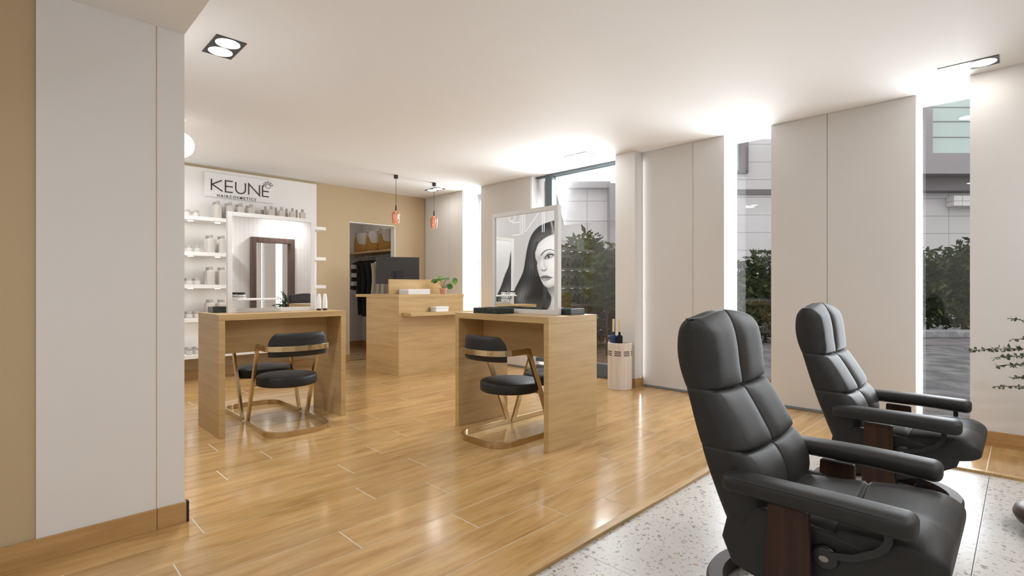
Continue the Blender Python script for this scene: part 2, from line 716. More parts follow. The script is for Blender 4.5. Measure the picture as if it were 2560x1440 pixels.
def text_mesh(txt, size, spacing, place, depth=.003, bold=0.0):
    c = bpy.data.curves.new('lettering_curve', 'FONT')
    c.body = txt
    c.size = size
    c.space_character = spacing
    c.extrude = depth / 2
    c.offset = bold
    c.resolution_u = 3
    o = bpy.data.objects.new('lettering_curve', c)
    me = bpy.data.meshes.new_from_object(o)
    mb = MB()
    mb.add([place(v.co.x, v.co.y, v.co.z + depth / 2) for v in me.vertices], [tuple(p.vertices) for p in me.polygons])
    bpy.data.objects.remove(o)
    bpy.data.curves.remove(c)
    bpy.data.meshes.remove(me)
    return mb


def arc(cx, cy, rx, ry, a0, a1, n=16):
    return [(cx + rx * math.cos(math.radians(a0 + (a1 - a0) * k / n)), cy + ry * math.sin(math.radians(a0 + (a1 - a0) * k / n))) for k in range(n + 1)]

# ================================================================== THE SETTING
XW, YB = 5.10, 7.20
XG = 5.37                                     # glazing line
XL = .615                                     # side wall with the poster, and the edge of the lowered soffit
YP = 2.80                                     # partition face
PITCH, PLEN = .208, 1.217
Y0 = 1.355                                    # edge of the wooden floor
XT = 4.17

# wooden floor: planks with a tone of their own over a pale grout bed
JOINT = {0: 2.233, 1: 1.94, 2: 1.555, 3: 2.30, 4: 1.706, 5: 1.386, 6: .648, 7: 1.487, 8: 1.80, 9: 2.14, 10: 1.243, 11: 1.985, 12: 1.04, 13: 1.97}


def plank_field(x0, x1, y0, y1, yo, grow=None):
    out = []
    k0 = math.floor((y0 - yo) / PITCH)
    k = k0
    while yo + k * PITCH < y1 - 1e-6:
        a, b = max(y0, yo + k * PITCH), min(y1, yo + (k + 1) * PITCH)
        j = JOINT.get(k) if grow is None else None
        if j is None:
            j = random.random() * PLEN
        n = math.floor((x0 - j) / PLEN)
        while j + n * PLEN < x1:
            p, q = max(x0, j + n * PLEN), min(x1, j + (n + 1) * PLEN)
            if q - p > .01:
                out.append((p, q, a, b))
            n += 1
        k += 1
    return out


def wood_floor():
    planks = plank_field(-2.0, 5.40, Y0, 7.30, Y0)
    planks += plank_field(XT, 5.40, -1.5, Y0, .16 - 8 * PITCH, grow=1)
    planks += plank_field(3.60, 5.0, 7.30, 9.1, Y0)
    g, ge = .0023, .0030
    vs, fs, tones = [], [], []
    for (p, q, a, b) in planks:
        n = len(vs)
        z1, z0 = 0.0, -.004
        vs += [(p + ge, a + g, z1), (q - ge, a + g, z1), (q - ge, b - g, z1), (p + ge, b - g, z1),
               (p + ge, a + g, z0), (q - ge, a + g, z0), (q - ge, b - g, z0), (p + ge, b - g, z0)]
        fs += [(n, n + 1, n + 2, n + 3), (n, n + 4, n + 5, n + 1), (n + 1, n + 5, n + 6, n + 2), (n + 2, n + 6, n + 7, n + 3), (n + 3, n + 7, n + 4, n)]
        t = (random.random(), random.random(), random.random(), 1)
        tones += [t] * 8
    n = len(vs)
    beds = [(-2.0, 5.60, Y0, 7.30), (XT, 5.60, -1.5, Y0), (3.60, 5.0, 7.30, 9.1)]
    for (a, b, c, d) in beds:
        m = len(vs)
        vs += [(a, c, -.0012), (b, c, -.0012), (b, d, -.0012), (a, d, -.0012)]
        fs.append((m, m + 1, m + 2, m + 3))
        tones += [(0, 0, 0, 1)] * 4
    me = bpy.data.meshes.new('floor')
    me.from_pydata(vs, [], fs)
    me.materials.append(M['floor'])
    me.materials.append(M['grout'])
    for p in me.polygons[-len(beds):]:
        p.material_index = 1
    at = me.color_attributes.new('tone', 'FLOAT_COLOR', 'POINT')
    at.data.foreach_set('color', [c for t in tones for c in t])
    o = bpy.data.objects.new('floor', me)
    COL.objects.link(o)
    tag(o, 'honey oak plank floor with pale joints', kind='structure')


wood_floor()
ter = MB()
for a, b in ((-2.0, .51), (.51, 1.73), (1.73, 2.94), (2.94, XT)):
    for c, d in ((-1.5, .145), (.145, Y0)):
        ter.box(a + (.0012 if a > -2 else 0), b - .0012, c + (.0012 if c > -1.5 else 0), d - (.0012 if d < 1 else 0), -.06, -.014)
struct('floor', ter, M['terrazzo'], label='speckled terrazzo floor slab under the recliners')
struct('trim_1', box(-2.0, XT, Y0 - .016, Y0 + .026, -.05, .003).box(XT - .016, XT + .026, -1.5, Y0 - .016, -.05, .003), M['strip'], bevel=.002,
       label='oak edging strip between plank floor and terrazzo')

struct('ceiling', box(-2.0, 5.20, -1.6, 7.3, CEIL, CEIL + .1).box(5.20, 5.40, 4.72, 7.3, CEIL, CEIL + .1).box(5.20, 5.40, -1.6, 3.31, CEIL, CEIL + .1), M['ceil'], label='white ceiling')
struct('ceiling', box(-2.0, XL, -1.6, YP + .12, 2.295, CEIL), M['ceil'], label='lowered white soffit above the partition')

# back wall with the doorway to the dressing closet
DX0, DX1, DH = 3.726, 4.525, 2.104
struct('wall_back', box(XL - .1, DX0, YB, YB + .11, 0, CEIL).box(DX1, 5.42, YB, YB + .11, 0, CEIL).box(DX0, DX1, YB, YB + .11, DH, CEIL), M['tan'],
       label='tan painted back wall with doorway')
struct('door_2', box(DX1 - .012, DX1, YB - .004, YB + .114, 0, DH).box(DX0, DX0 + .004, YB - .002, YB + .114, 0, DH).box(DX0, DX1, YB - .004, YB + .114, DH - .012, DH), M['shelf'],
       label='white lined opening to the dressing closet')
struct('wall_closet', box(3.55, 3.62, YB + .11, 9.0, 0, CEIL).box(3.55, 5.0, 9.0, 9.08, 0, CEIL).box(4.92, 5.0, YB + .11, 9.0, 0, CEIL).box(3.55, 5.0, YB + .11, 9.08, CEIL, CEIL + .05), M['white'],
       label='pale closet walls')
struct('baseboard_closet', box(3.62, 4.92, 8.985, 9.0, 0, .095).box(4.905, 4.92, YB + .11, 8.985, 0, .095), M['base'])
struct('trim_2', box(DX0 + .004, DX1 - .012, YB + .002, YB + .02, 0, .004), M['dark'])
# side wall carrying the poster, and the partition close to the camera
struct('wall_left', box(XL - .10, XL, YP + .12, YB, 0, CEIL), M['white'], label='white side wall with the poster')
struct('wall_partition', box(.102, XL, YP, YP + .12, 0, 2.295).box(.40, XL, YP, YP + .12, 2.295, CEIL), M['white'], label='white partition end')
struct('wall_partition', box(-2.0, .102, YP + .006, YP + .12, 0, 2.295), M['tan'], label='tan partition next to the white end')
struct('trim_3', box(.504, .507, YP - .0012, YP + .002, .094, 2.295), M['tan'], label='fine vertical joint in the white partition')
struct('baseboard_partition', box(-2.0, .504, YP - .014, YP, 0, .094).box(.506, XL + .006, YP - .014, YP, 0, .094), M['base'], bevel=.0015, label='oak baseboard along the partition')
struct('trim_4', box(XL + .006, XL + .016, YP - .015, YP + .012, 0, .096), M['dark'], label='dark end cap of the partition baseboard')
struct('wall_front', box(-2.1, 5.62, -1.6, -1.5, -.05, CEIL), M['tile'], label='white ribbed tile wall')
struct('wall_far_left', box(-2.1, -2.0, -1.6, YP + .12, -.05, 2.295), M['white'])
struct('baseboard_back', box(XL, DX0 - .0, YB - .014, YB, 0, .10).box(DX1, XW + .1, YB - .014, YB, 0, .10), M['base'], bevel=.0015, label='oak baseboard on the tan back wall')

# window wall: solid bays behind the blinds, open recesses between them
BAYS = [(.599, 1.675), (2.109, 3.045), (4.736, 5.762), (6.184, 7.20)]
wr = MB()
for a, b in BAYS:
    wr.box(XW + .015, XG, a, b, 0, CEIL)
struct('wall_right', wr, M['white'], label='white bays of the window wall behind the blinds')
struct('wall_right', box(4.90, 5.42, -1.5, .273, 0, CEIL), M['white'], label='white wall pier by the grey green branches')
struct('baseboard_right', box(4.886, 4.90, -1.5, .273, 0, .10), M['base'], bevel=.0015, label='oak baseboard under the pier by the branches')
struct('wall_right', box(4.97, XG, 3.045, 3.30, 0, CEIL), M['white'], label='white pier behind the umbrella stand')
struct('baseboard_pier', box(4.955, 4.97, 3.03, 3.30, 0, .098).box(4.97, 5.115, 3.03, 3.045, 0, .098), M['base'], bevel=.0015, label='oak baseboard around the pier by the umbrella stand')


def glazing(name, y0, y1, x=XG, fr=.007, sill=.05, label=None, head=.03):
    """frame with a single pane"""
    f = box(x, x + .024, y0, y0 + fr, 0, CEIL).box(x, x + .024, y1 - fr, y1, 0, CEIL).box(x, x + .05, y0 + fr, y1 - fr, 0, sill).box(x, x + .024, y0 + fr, y1 - fr, CEIL - head, CEIL)
    o = f.build(name, M['wframe'])
    tag(o, label, kind='structure')
    p = box(x + .006, x + .014, y0 + fr, y1 - fr, sill, CEIL - head).build('pane', M['glass'], o)
    p['label'] = 'clear reflective pane'
    return o


glazing('window_1', 5.762, 6.184, label='narrow window between the two far blinds', sill=.04)
glazing('window_2', 1.675, 2.109, label='narrow window behind the nearer recliner', sill=.04)
glazing('window_3', .273, .599, label='narrow window behind the farther recliner', sill=.04)
# the glazed door: slate frame, wide leaf and a narrow side light
dr = box(5.19, 5.27, 4.44, 4.56, 0, CEIL - .0).box(5.19, 5.27, 3.30, 3.325, 0, CEIL).box(5.19, 5.27, 3.325, 4.44, CEIL - .035, CEIL)
dr.box(5.19, 5.27, 3.325, 4.44, .0, .03).box(5.20, 5.26, 4.56, 4.736, 0, .05).box(5.20, 5.26, 4.56, 4.736, .10, .15).box(5.20, 5.26, 4.56, 4.736, CEIL - .02, CEIL)
dro = dr.build('door_1', M['frame'], bevel=.003)
tag(dro, 'glazed entrance door in a slate grey frame', kind='structure')
lf = box(5.195, 5.265, 3.325, 3.40, .03, CEIL - .036).box(5.195, 5.265, 4.36, 4.44, .03, CEIL - .036)
lf = box(5.185, 5.262, 3.327, 4.438, .03, .17)
leaf_o = lf.build('door_leaf', M['frame'], dro)
box(5.222, 5.230, 3.327, 4.438, .17, CEIL - .036).build('pane', M['glass'], dro)['label'] = 'clear reflective pane'
box(5.222, 5.230, 4.56, 4.736, .15, CEIL - .02).build('pane', M['glass'], dro)

# ================================================================== BLINDS (each hangs from the ceiling line to its own rail)
BL = [(.602, 1.212, 'beige panel blind with its right edge at the window behind the farther recliner'),
      (1.216, 1.672, 'beige panel blind next to the window behind the nearer recliner'),
      (2.112, 2.436, 'narrow beige panel blind beside the bright recess behind the nearer recliner'),
      (2.440, 3.010, 'beige panel blind beside the pier with the umbrella stand'),
      (4.740, 5.758, 'beige panel blind behind the framed table mirror, beside the entrance door'),
      (6.188, 6.518, 'narrow beige panel blind behind the potted plant, beside the bright slit window'),
      (6.522, 7.180, 'beige panel blind in the far corner against the tan wall')]
for a, b, lb in BL:
    t = thing('panel_blind', lb, 'blind', (XW, (a + b) / 2, 0), group='panel blinds along the window wall')
    h = (b - a) / 2
    MB().box(0, .010, -h, h, .026, CEIL - .002).build('fabric_panel', M['blind'], t)
    MB().box(-.003, .013, -h, h, .004, .026).build('bottom_rail', M['trim'], t)['label'] = 'slate grey bottom rail'

# ================================================================== CEILING FIXTURES


def twin_spot(x, y, z, label, rz=0):
    t = thing('twin_spotlight', label, 'ceiling light', (x, y, z), rz, group='twin ceiling spotlights')
    f = MB()
    a, b = .085, .155                      # half sizes; lenses side by side along local y
    f.box(-a, a, -b, b, -.0045, 0)
    f.build('housing', M['black'], t)
    for s in (-1, 1):
        MB().cyl((0, s * .076, -.0052), .068, .0012, 32).build('lens', M['lens'], t)
    return t


LBL = ['black twin spotlight above the white partition, dark square rim showing',
       'flat twin spotlight in front of the entrance door',
       'twin spotlight above the window behind the farther recliner',
       'distant twin spotlight seen behind the second copper pendant']
k = 0
for (x, y, seen, pw) in SPOTS_AND_FILL:
    if seen:
        twin_spot(x, y, CEIL, LBL[k])
        k += 1

g = thing('globe_ceiling_lamp', 'white opal globe lamp half hidden by the white partition', 'ceiling lamp', (1.14, 5.36, CEIL))
MB().sphere((0, 0, -.235), .115, 36, 20).build('globe', M['globe'], g, smooth=True, angle=80)
MB().lathe([(.045, 0), (.045, -.02), (.012, -.03), (.012, -.13)], (0, 0, 0)).build('stem', M['shelf'], g, smooth=True)

for x, y, lb in ((3.77, 5.98, 'copper glass pendant lamp above the monitor, in front of the closet doorway'), (4.437, 6.03, 'copper glass pendant lamp above the potted plant')):
    t = thing('pendant_lamp', lb, 'pendant lamp', (x, y, CEIL), group='copper pendants over the reception counter')
    MB().lathe([(.028, 0), (.028, -.045)], (0, 0, 0)).build('canopy', M['black'], t, smooth=True)
    MB().cyl((0, 0, -.44), .003, .40, 8).build('cord', M['black'], t)
    MB().lathe([(.006, -.40), (.009, -.43), (.010, -.475), (.016, -.482)], (0, 0, 0)).build('socket', M['blackmetal'], t, smooth=True)
    MB().lathe([(.014, -.478), (.030, -.492), (.052, -.512), (.055, -.53), (.050, -.60), (.042, -.652), (.040, -.652), (.048, -.60), (.053, -.53), (.050, -.514), (.028, -.496)], (0, 0, 0), 36, False, False).build('shade', M['copper'], t, smooth=True, angle=60)
    MB().lathe([(.006, -.482), (.012, -.50), (.015, -.56), (.012, -.62), (.003, -.632)], (0, 0, 0), 16).build('bulb', M['bulb'], t, smooth=True)
    d = bpy.data.lights.new('pendant_light', 'POINT')
    d.energy = .7
    d.color = (1, .75, .5)
    d.shadow_soft_size = .05
    lo = bpy.data.objects.new('pendant_light', d)
    COL.objects.link(lo)
    lo.location = (x, y, CEIL - .67)

# ================================================================== DISPLAY WALL
SX0, SX1 = .94, 3.206
PY = YB - .035                                 # face of the white panel
LEV = [1.945, 1.525, 1.140, .745, .315]
dp = thing('display_panel', 'white wall panel behind the lit product shelves', 'wall panel', (0, PY, 0))
MB().box(SX0, SX1, 0, .034, .27, 2.585).build('panel_board', M['shelf'], dp, bevel=.002)
PUCK_X = [1.02 + .29 * i for i in range(8)]
for i, z in enumerate(LEV):
    t = thing('floating_shelf', '%s of the five white product shelves counting from the top' % ('topmost', 'second', 'third', 'fourth', 'lowest')[i], 'shelf', (SX0, PY, z), group='white floating product shelves')
    MB().box(0, SX1 - SX0, -.30, -.001, -.045, 0).build('board', M['shelf'], t, bevel=.002)
    if i < 4:
        for x in PUCK_X:
            MB().cyl((x - SX0, -.16, -.0492), .028, .004, 24).build('puck_light', M['puck'], t)

SY = PY - .001


def bottle_shape(kind):
    parts = []
    if kind == 'tall':
        parts.append(('bottle_body', MB().lathe([(.038, 0), (.043, .004), (.044, .02), (.044, .150), (.040, .165), (.028, .174), (.019, .178)], seg=24), M['bottle']))
        parts.append(('cap', MB().lathe([(.0215, .177), (.0215, .212), (.018, .215)], seg=20), M['cap']))
    elif kind == 'jar':
        parts.append(('jar_body', MB().lathe([(.031, 0), (.034, .003), (.034, .040), (.031, .046), (.026, .048)], seg=24), M['bottle']))
        parts.append(('lid', MB().lathe([(.027, .047), (.027, .072), (.024, .076)], seg=24), M['cap']))
    elif kind == 'square':
        parts.append(('bottle_body', MB().box(-.037, .037, -.022, .022, 0, .178), M['bottle']))
        parts.append(('cap', MB().lathe([(.017, .178), (.017, .220), (.014, .222)], seg=18), M['cap']))
    elif kind == 'slim':
        parts.append(('bottle_body', MB().lathe([(.015, 0), (.016, .003), (.016, .165), (.013, .172)], seg=16), M['bottle']))
        parts.append(('cap', MB().lathe([(.0125, .171), (.0125, .220), (.010, .222)], seg=16), M['cap']))
    else:
        parts.append(('jar_body', MB().lathe([(.022, 0), (.024, .003), (.024, .135), (.021, .139)], seg=18), M['bottle']))
        parts.append(('lid', MB().lathe([(.022, .138), (.022, .178), (.019, .180)], seg=18), M['cap']))
    return parts


PROTO = {}
NAMES = dict(tall='tall_bottle', jar='cream_jar', square='square_bottle', slim='slim_bottle', small='capped_tube')
WORDS = dict(tall='tall round-shouldered cream bottle', jar='squat cream jar with lid', square='flat square cream bottle', slim='slim cream bottle', small='short cream tube')
ORD = ['first', 'second', 'third', 'fourth', 'fifth', 'sixth', 'seventh', 'eighth', 'ninth', 'tenth']
SHELFWORD = ['top', 'second', 'third', 'fourth', 'lowest']
GROUPS = dict(tall='tall cream bottles on the display shelves', jar='cream jars on the display shelves', square='square bottles on the top display shelf', slim='slim bottles on the top display shelf', small='short tubes on the top display shelf')


def place_bottle(kind, lv, x, y, label):
    if kind not in PROTO:
        t = thing(NAMES[kind], label, 'jar' if 'jar' in NAMES[kind] else 'bottle', (x, y, LEV[lv] + .0004), group=GROUPS[kind])
        for nm, mb, mt in bottle_shape(kind):
            mb.build(nm, mt, t, smooth=kind != 'square' or nm == 'cap', bevel=.004 if (kind == 'square' and nm != 'cap') else 0)
        PROTO[kind] = t
    else:
        t = copy_tree(PROTO[kind], None, (x, y, LEV[lv] + .0004), None, label)
    return t


FRONT, BACK = PY - .225, PY - .09
rows = []
# the top shelf
for row, nm, y, dx in ((0, 'front', FRONT, 0), (1, 'back', BACK, .0)):
    for i, x in enumerate((1.555, 1.645)):
        rows.append(('jar', 0, x, y, nm, i))
    for i, x in enumerate((1.874, 2.010, 2.132, 2.255)):
        rows.append(('tall', 0, x, y, nm, i))
for i, x in enumerate((2.497, 2.63, 2.771, 2.906)):
    rows.append(('square', 0, x, FRONT - .01, 'front', i))
    rows.append(('slim', 0, x - .040, FRONT + .085, 'middle', i))
    rows.append(('small', 0, x - .055, FRONT + .14, 'back', i))
for lv in (1, 2, 3, 4):
    for nm, y in (('front', FRONT), ('back', BACK)):
        for i, x in enumerate((1.03, 1.12, 1.575, 1.655) if lv < 4 else (1.575, 1.655)):
            rows.append(('jar', lv, x, y, nm, i))
        if lv < 4:
            for i, x in enumerate((1.25, 1.38, 1.80, 1.93)):
                rows.append(('tall', lv, x, y, nm, i))
for kind, lv, x, y, nm, i in rows:
    if kind in ('square', 'slim', 'small'):
        lb = '%s on the top shelf, %s counting from the sign end' % (WORDS[kind], ORD[i])
        if kind == 'small':
            lb = 'short cream tube behind the %s square bottle on the top shelf' % ORD[i]
        if kind == 'slim':
            lb = 'slim cream bottle beside the %s square bottle on the top shelf' % ORD[i]
    else:
        n = i
        if lv in (1, 2, 3):
            n = i - 2
        where = '%s in the %s row of the %s shelf' % ((ORD[n] if n >= 0 else ('hidden' if n == -1 else 'hindmost')), nm, SHELFWORD[lv])
        if n < 0:
            where = '%s behind the partition, %s row of the %s shelf' % ('second' if n == -1 else 'first', nm, SHELFWORD[lv])
        lb = '%s, %s' % (WORDS[kind], where)
    place_bottle(kind, lv, x, y, lb)

# ------------------------------------------------------------------ the sign above the shelves
BX0, BX1, BZ0, BZ1 = 1.784, 2.600, 2.236, 2.538
sg = thing('wall_sign', 'white sign board lettered KEUNE HAIRCOSMETICS with a crown mark', 'sign', (BX0, PY, BZ0))
BW, BH = BX1 - BX0, BZ1 - BZ0
MB().box(0, BW, -.022, -.001, 0, BH).build('board', M['paper'], sg, bevel=.003)


def on_sign(x, y, d):
    return (x, -.022 - d, y)


U, V = BW, BH
a, b = .27 * V, .735 * V
m = (a + b) / 2
LET = []
LET += [[(.092 * U, a), (.092 * U, b)], [(.235 * U, b - .004), (.100 * U, m + .004), (.245 * U, a)]]


def E(x0, x1, lo, hi, top=None):
    return [[(top or x1, hi), (x0, hi), (x0, lo), (x1, lo)], [(x0, (lo + hi) / 2), (x1, (lo + hi) / 2)]]


LET += E(.285 * U, .388 * U, a, b)
cu = (.432 + .572) / 2 * U
ru = (.572 - .432) / 2 * U
LET += [[(.432 * U, b)] + arc(cu, a + ru * .95, ru, ru * .95, 180, 360, 18) + [(.572 * U, b)]]
LET += [[(.622 * U, a), (.622 * U, b), (.785 * U, a + .003), (.785 * U, b)]]
LET += E(.832 * U, .93 * U, a, b - .005, .862 * U)
strokes(LET, .0155, on_sign, .003).build('lettering', M['ink'], sg)['label'] = 'dark letters KEUNE'
cx, cy = .918 * U, .735 * V
CR = [arc(cx, cy, .031, .028, 0, 360, 30)]
CR[0][-1] = CR[0][0]
for ang in (160, 125, 90, 55, 20):
    ca, sa = math.cos(math.radians(ang)), math.sin(math.radians(ang))
    CR.append([(cx + .031 * ca, cy + .028 * sa), (cx + .047 * ca, cy + .046 * sa)])
    q = arc(cx + .055 * ca, cy + .055 * sa, .0085, .0085, 0, 360, 14)
    q[-1] = q[0]
    CR.append(q)
strokes(CR, .0048, on_sign, .003).build('crown_mark', M['ink'], sg)
text_mesh('HAIRCOSMETICS', .046, 1.42, lambda x, y, z: (x + .165 * U, -.022 - z, y + .028 * V), .003, .0007).build('lettering', M['ink'], sg)['label'] = 'small dark letters HAIRCOSMETICS'

# ================================================================== TABLES AND MIRRORS


def make_table(loc, rz, label):
    """styling table; local x along its length, local -y its front"""
    t = thing('styling_table', label, 'table', loc, rz, group='light oak styling tables')
    W, D, H, T = .985, .545, .905, .042
    MB().box(0, W, 0, D, H - .045, H).build('tabletop', M['oak'], t, bevel=.0015)
    MB().box(0, T, 0, D, 0, H - .0455).build('side_panel', M['oak'], t, bevel=.0015)
    MB().box(W - T, W, 0, D, 0, H - .0455).build('side_panel', M['oak'], t, bevel=.0015)
    MB().box(T + .0005, W - T - .0005, .262, .284, .586, H - .0455).build('modesty_panel', M['oak'], t)
    return t


TA = make_table((1.125, 4.14, 0), 0, 'light oak styling table in front of the lit product shelves')
TB = make_table((2.58, 3.222, 0), -PI / 2, 'light oak styling table between the reception counter and the nearer recliner')


def make_mirror(loc, rz, label, shelf):
    t = thing('table_mirror', label, 'mirror', loc, rz, group='framed double-sided table mirrors')
    W, H, F, D = .695, .795, .034, .040
    f = MB().box(0, F, 0, D, 0, H).box(W - F, W, 0, D, 0, H).box(F, W - F, 0, D, 0, F).box(F, W - F, 0, D, H - F, H)
    f.build('frame', M['wframe'], t, bevel=.002)
    MB().box(F, W - F, .008, D - .008, F, H - F).build('mirror_glass', M['mirror'], t)['label'] = 'mirror surface reflecting the room'
    if shelf:
        MB().box(.045, .36, -.095, .006, .098, .112).build('ledge', M['shelf'], t, bevel=.002)['label'] = 'small white ledge'
    return t


MA = make_mirror((1.255, 4.39, .905), 0, 'white framed mirror on the table by the product shelves', True)
MBR = make_mirror((2.832, 3.062, .905), -PI / 2, 'silver framed mirror reflecting the poster of a long-haired woman', False)

# things on the tables
jr = thing('cosmetic_jar', 'small white cosmetic jar with black lid on the mirror ledge', 'jar', (1.335, 4.33, 1.0175))
MB().lathe([(.028, 0), (.030, .002), (.030, .030)], seg=28).build('jar_body', M['paper'], jr, smooth=True)
MB().lathe([(.031, .0305), (.031, .046), (.029, .048)], seg=28).build('lid', M['black'], jr, smooth=True)
MB().lathe([(.0303, .008), (.0303, .022)], seg=28, cap0=False, cap1=False).build('label_band', M['cap'], jr, smooth=True)
tb = None
for x, lb in ((1.972, 'white cone bottle on the styling table, next to the mirror frame'), (2.027, 'white cone bottle on the styling table, nearer the tan wall edge')):
    if tb is None:
        tb = thing('cone_bottle', lb, 'bottle', (x, 4.36, .905), group='white cone bottles on the styling table')
        MB().lathe([(.0195, .016), (.0200, .03), (.0195, .075), (.0165, .11), (.011, .142), (.009, .144)], seg=24).build('bottle_body', M['paper'], tb, smooth=True)
        MB().lathe([(.0185, 0), (.0195, .002), (.0195, .0155)], seg=24).build('cap', M['black'], tb, smooth=True)
    else:
        copy_tree(tb, None, (x, 4.36, .905), None, lb)


def tray(loc, sx, sy, h, label, rz=0):
    t = thing('marble_tray', label, 'tray', loc, rz, group='dark green marble trays')
    w = .012
    MB().box(0, sx, 0, sy, 0, .010).build('tray_floor', M['marble'], t)
    MB().box(0, sx, 0, w, .0102, h).box(0, sx, sy - w, sy, .0102, h).box(0, w, w, sy - w, .0102, h).box(sx - w, sx, w, sy - w, .0102, h).build('tray_rim', M['marble'], t, bevel=.0015)


tray((1.175, 4.47, .905), .255, .15, .046, 'dark marble tray behind the mirror by the product shelves')
tray((2.622, 2.775, .905), .175, .275, .042, 'dark green marble tray in front of the silver framed mirror')
tray((2.885, 2.29, .905), .16, .21, .045, 'dark green marble tray at the table end facing the recliner')

# ================================================================== BRASS CHAIRS


def make_chair(loc, rz, label):
    """local -y is the back of the chair (the closed end of the floor loop)"""
    t = thing('brass_dining_chair', label, 'chair', loc, rz, group='black velvet chairs with brass frames')
    bar = [(-.009, -.020), (.009, -.020), (.009, .020), (-.009, .020)]
    hw = .235

    def loop(z, yf, yb):
        r = .14
        p = [(-hw, yf, z), (-hw, yb + r, z)]
        for k in range(1, 9):
            a = PI + (PI / 2) * k / 9
            p.append((-hw + r + r * math.cos(a), yb + r + r * math.sin(a), z))
        p.append((-hw + r + .02, yb, z))
        p.append((hw - r - .02, yb, z))
        for k in range(1, 9):
            a = 1.5 * PI + (PI / 2) * k / 9
            p.append((hw - r + r * math.cos(a), yb + r + r * math.sin(a), z))
        p += [(hw, yb + r, z), (hw, yf, z)]
        return p
    MB().sweep(loop(.020, .285, -.295), bar).build('floor_loop', M['gold'], t, bevel=.001)
    # arm bow, sagging in a shallow curve round the back pad
    pts = [(-hw, .0, .648), (-hw, -.10, .648)] + [(-hw * math.cos(a), -.14 - .165 * math.sin(a) ** .8, .648) for a in [PI * k / 24 for k in range(0, 25)]] + [(hw, -.10, .648), (hw, .0, .648)]
    MB().sweep(pts, bar).build('arm_bow', M['gold'], t, bevel=.001)
    for s in (-1, 1):
        x = s * hw
        vs = [(x - .010, .250, .001), (x + .010, .250, .001), (x + .010, .292, .001), (x - .010, .292, .001),
              (x - .010, -.026, .668), (x + .010, -.026, .668), (x + .010, .016, .668), (x - .010, .016, .668)]
        MB().add(vs, [(0, 3, 2, 1), (4, 5, 6, 7), (0, 1, 5, 4), (1, 2, 6, 5), (2, 3, 7, 6), (3, 0, 4, 7)]).build('leg', M['gold'], t, bevel=.001)
    # seat carried on a bar between the legs
    sy = .05
    MB().lathe([(.215, .336), (.223, .341), (.226, .350), (.226, .396), (.222, .405), (.212, .411), (.16, .419), (.08, .424), (.001, .426)], (0, sy, 0), 48).build('seat', M['velvet'], t, smooth=True, angle=80)
    MB().box(-hw + .009, hw - .009, .115, .145, .327, .335).build('seat_bar', M['gold'], t)
    # back pad: curved cushion with a trapezoid outline
    rings = []
    n = 40
    zs = np.linspace(0, 1, 14)
    for zi in zs:
        z = .585 + .175 * zi
        half = math.radians(66 - 2 * zi - (16 * ((zi - .55) / .45) ** 1.6 if zi > .55 else 0))
        th = .020 * min(1, math.sin(PI * min(max(zi, .03), .97)) * 2.2 + .25)
        ring = []
        for k in range(n + 1):
            a = -half + 2 * half * k / n
            e = max(0.15, 1 - (abs(k / n - .5) * 2) ** 10)
            R = 1.0
            ring.append(((.218 + th * .3) * math.sin(a) * 1.08, -.13 - (.135 + th * e) * math.cos(a) ** .8, z))
        for k in range(n, -1, -1):
            a = -half + 2 * half * k / n
            e = max(0.15, 1 - (abs(k / n - .5) * 2) ** 10)
            ring.append(((.218 - th * .3) * math.sin(a) * 1.08, -.13 - (.135 - th * 1.3 * e) * math.cos(a) ** .8, z))
        rings.append(ring)
    MB().loft(rings).build('back_pad', M['velvet'], t, smooth=True, angle=70)
    MB().sphere((-.15, -.295, .648), .006, 10, 6).build('screw', M['gold'], t, smooth=True)
    MB().sphere((.15, -.295, .648), .006, 10, 6).build('screw', M['gold'], t, smooth=True)
    return t


CH = make_chair((1.628, 4.135, 0), -.05, 'brass framed black velvet chair at the table by the product shelves, back to the viewer')
copy_tree(CH, None, (1.645, 4.81, 0), PI, 'brass framed black chair on the far side of the table by the product shelves')
copy_tree(CH, None, (2.665, 2.735, 0), -PI / 2, 'brass framed black velvet chair tucked under the table beside the recliner, poster side')
copy_tree(CH, None, (3.250, 2.735, 0), PI / 2, 'brass framed black chair on the window side of the table beside the recliner')
# ================================================================== RECEPTION COUNTER
ct = thing('reception_counter', 'light oak reception counter with front ledge and raised back board', 'counter', (3.515, 5.512, 0))
CW = 1.035
MB().box(0, CW, 0, .036, 0, .978).build('front_panel', M['oak'], ct, bevel=.001)
MB().box(0, .036, .0365, .80, 0, .978).build('side_panel', M['oak'], ct, bevel=.001)
MB().box(CW - .036, CW, .0365, .80, 0, .978).build('side_panel', M['oak'], ct, bevel=.001)
MB().box(-.004, CW + .012, -.002, 1.09, .9785, 1.015).build('countertop', M['oak'], ct, bevel=.001)
MB().box(.0365, CW - .0365, .775, .795, .40, .978).build('inner_panel', M['oak'], ct)
MB().box(.155, CW + .005, .47, .50, 1.0152, 1.218).build('back_board', M['oak'], ct, bevel=.001)
MB().box(.055, CW + .06, -.192, -.0005, .749, .791).build('front_ledge', M['oak'], ct, bevel=.0015)
cz = 1.0152

random.seed(5)
for k in range(5):
    t = MB().box(-.176, .176, -.115, .115, 0, .0135).build('white_magazine', M['paper'], None, (3.988 + random.uniform(-.004, .004), 5.862 + random.uniform(-.004, .004), cz + k * .0139), bevel=.003)
    tag(t, 'white magazine in the stack on the counter, %s from the bottom' % ORD[k], 'magazine', 'white magazines stacked on the counter')
bx = thing('white_box', 'small white lidded box on the counter ledge', 'box', (4.083, 5.43, .7915))
MB().box(-.10, .10, -.062, .062, 0, .046).build('box_body', M['paper'], bx, bevel=.002)
MB().box(-.104, .104, -.066, .066, .0462, .066).build('lid', M['shelf'], bx, bevel=.002)

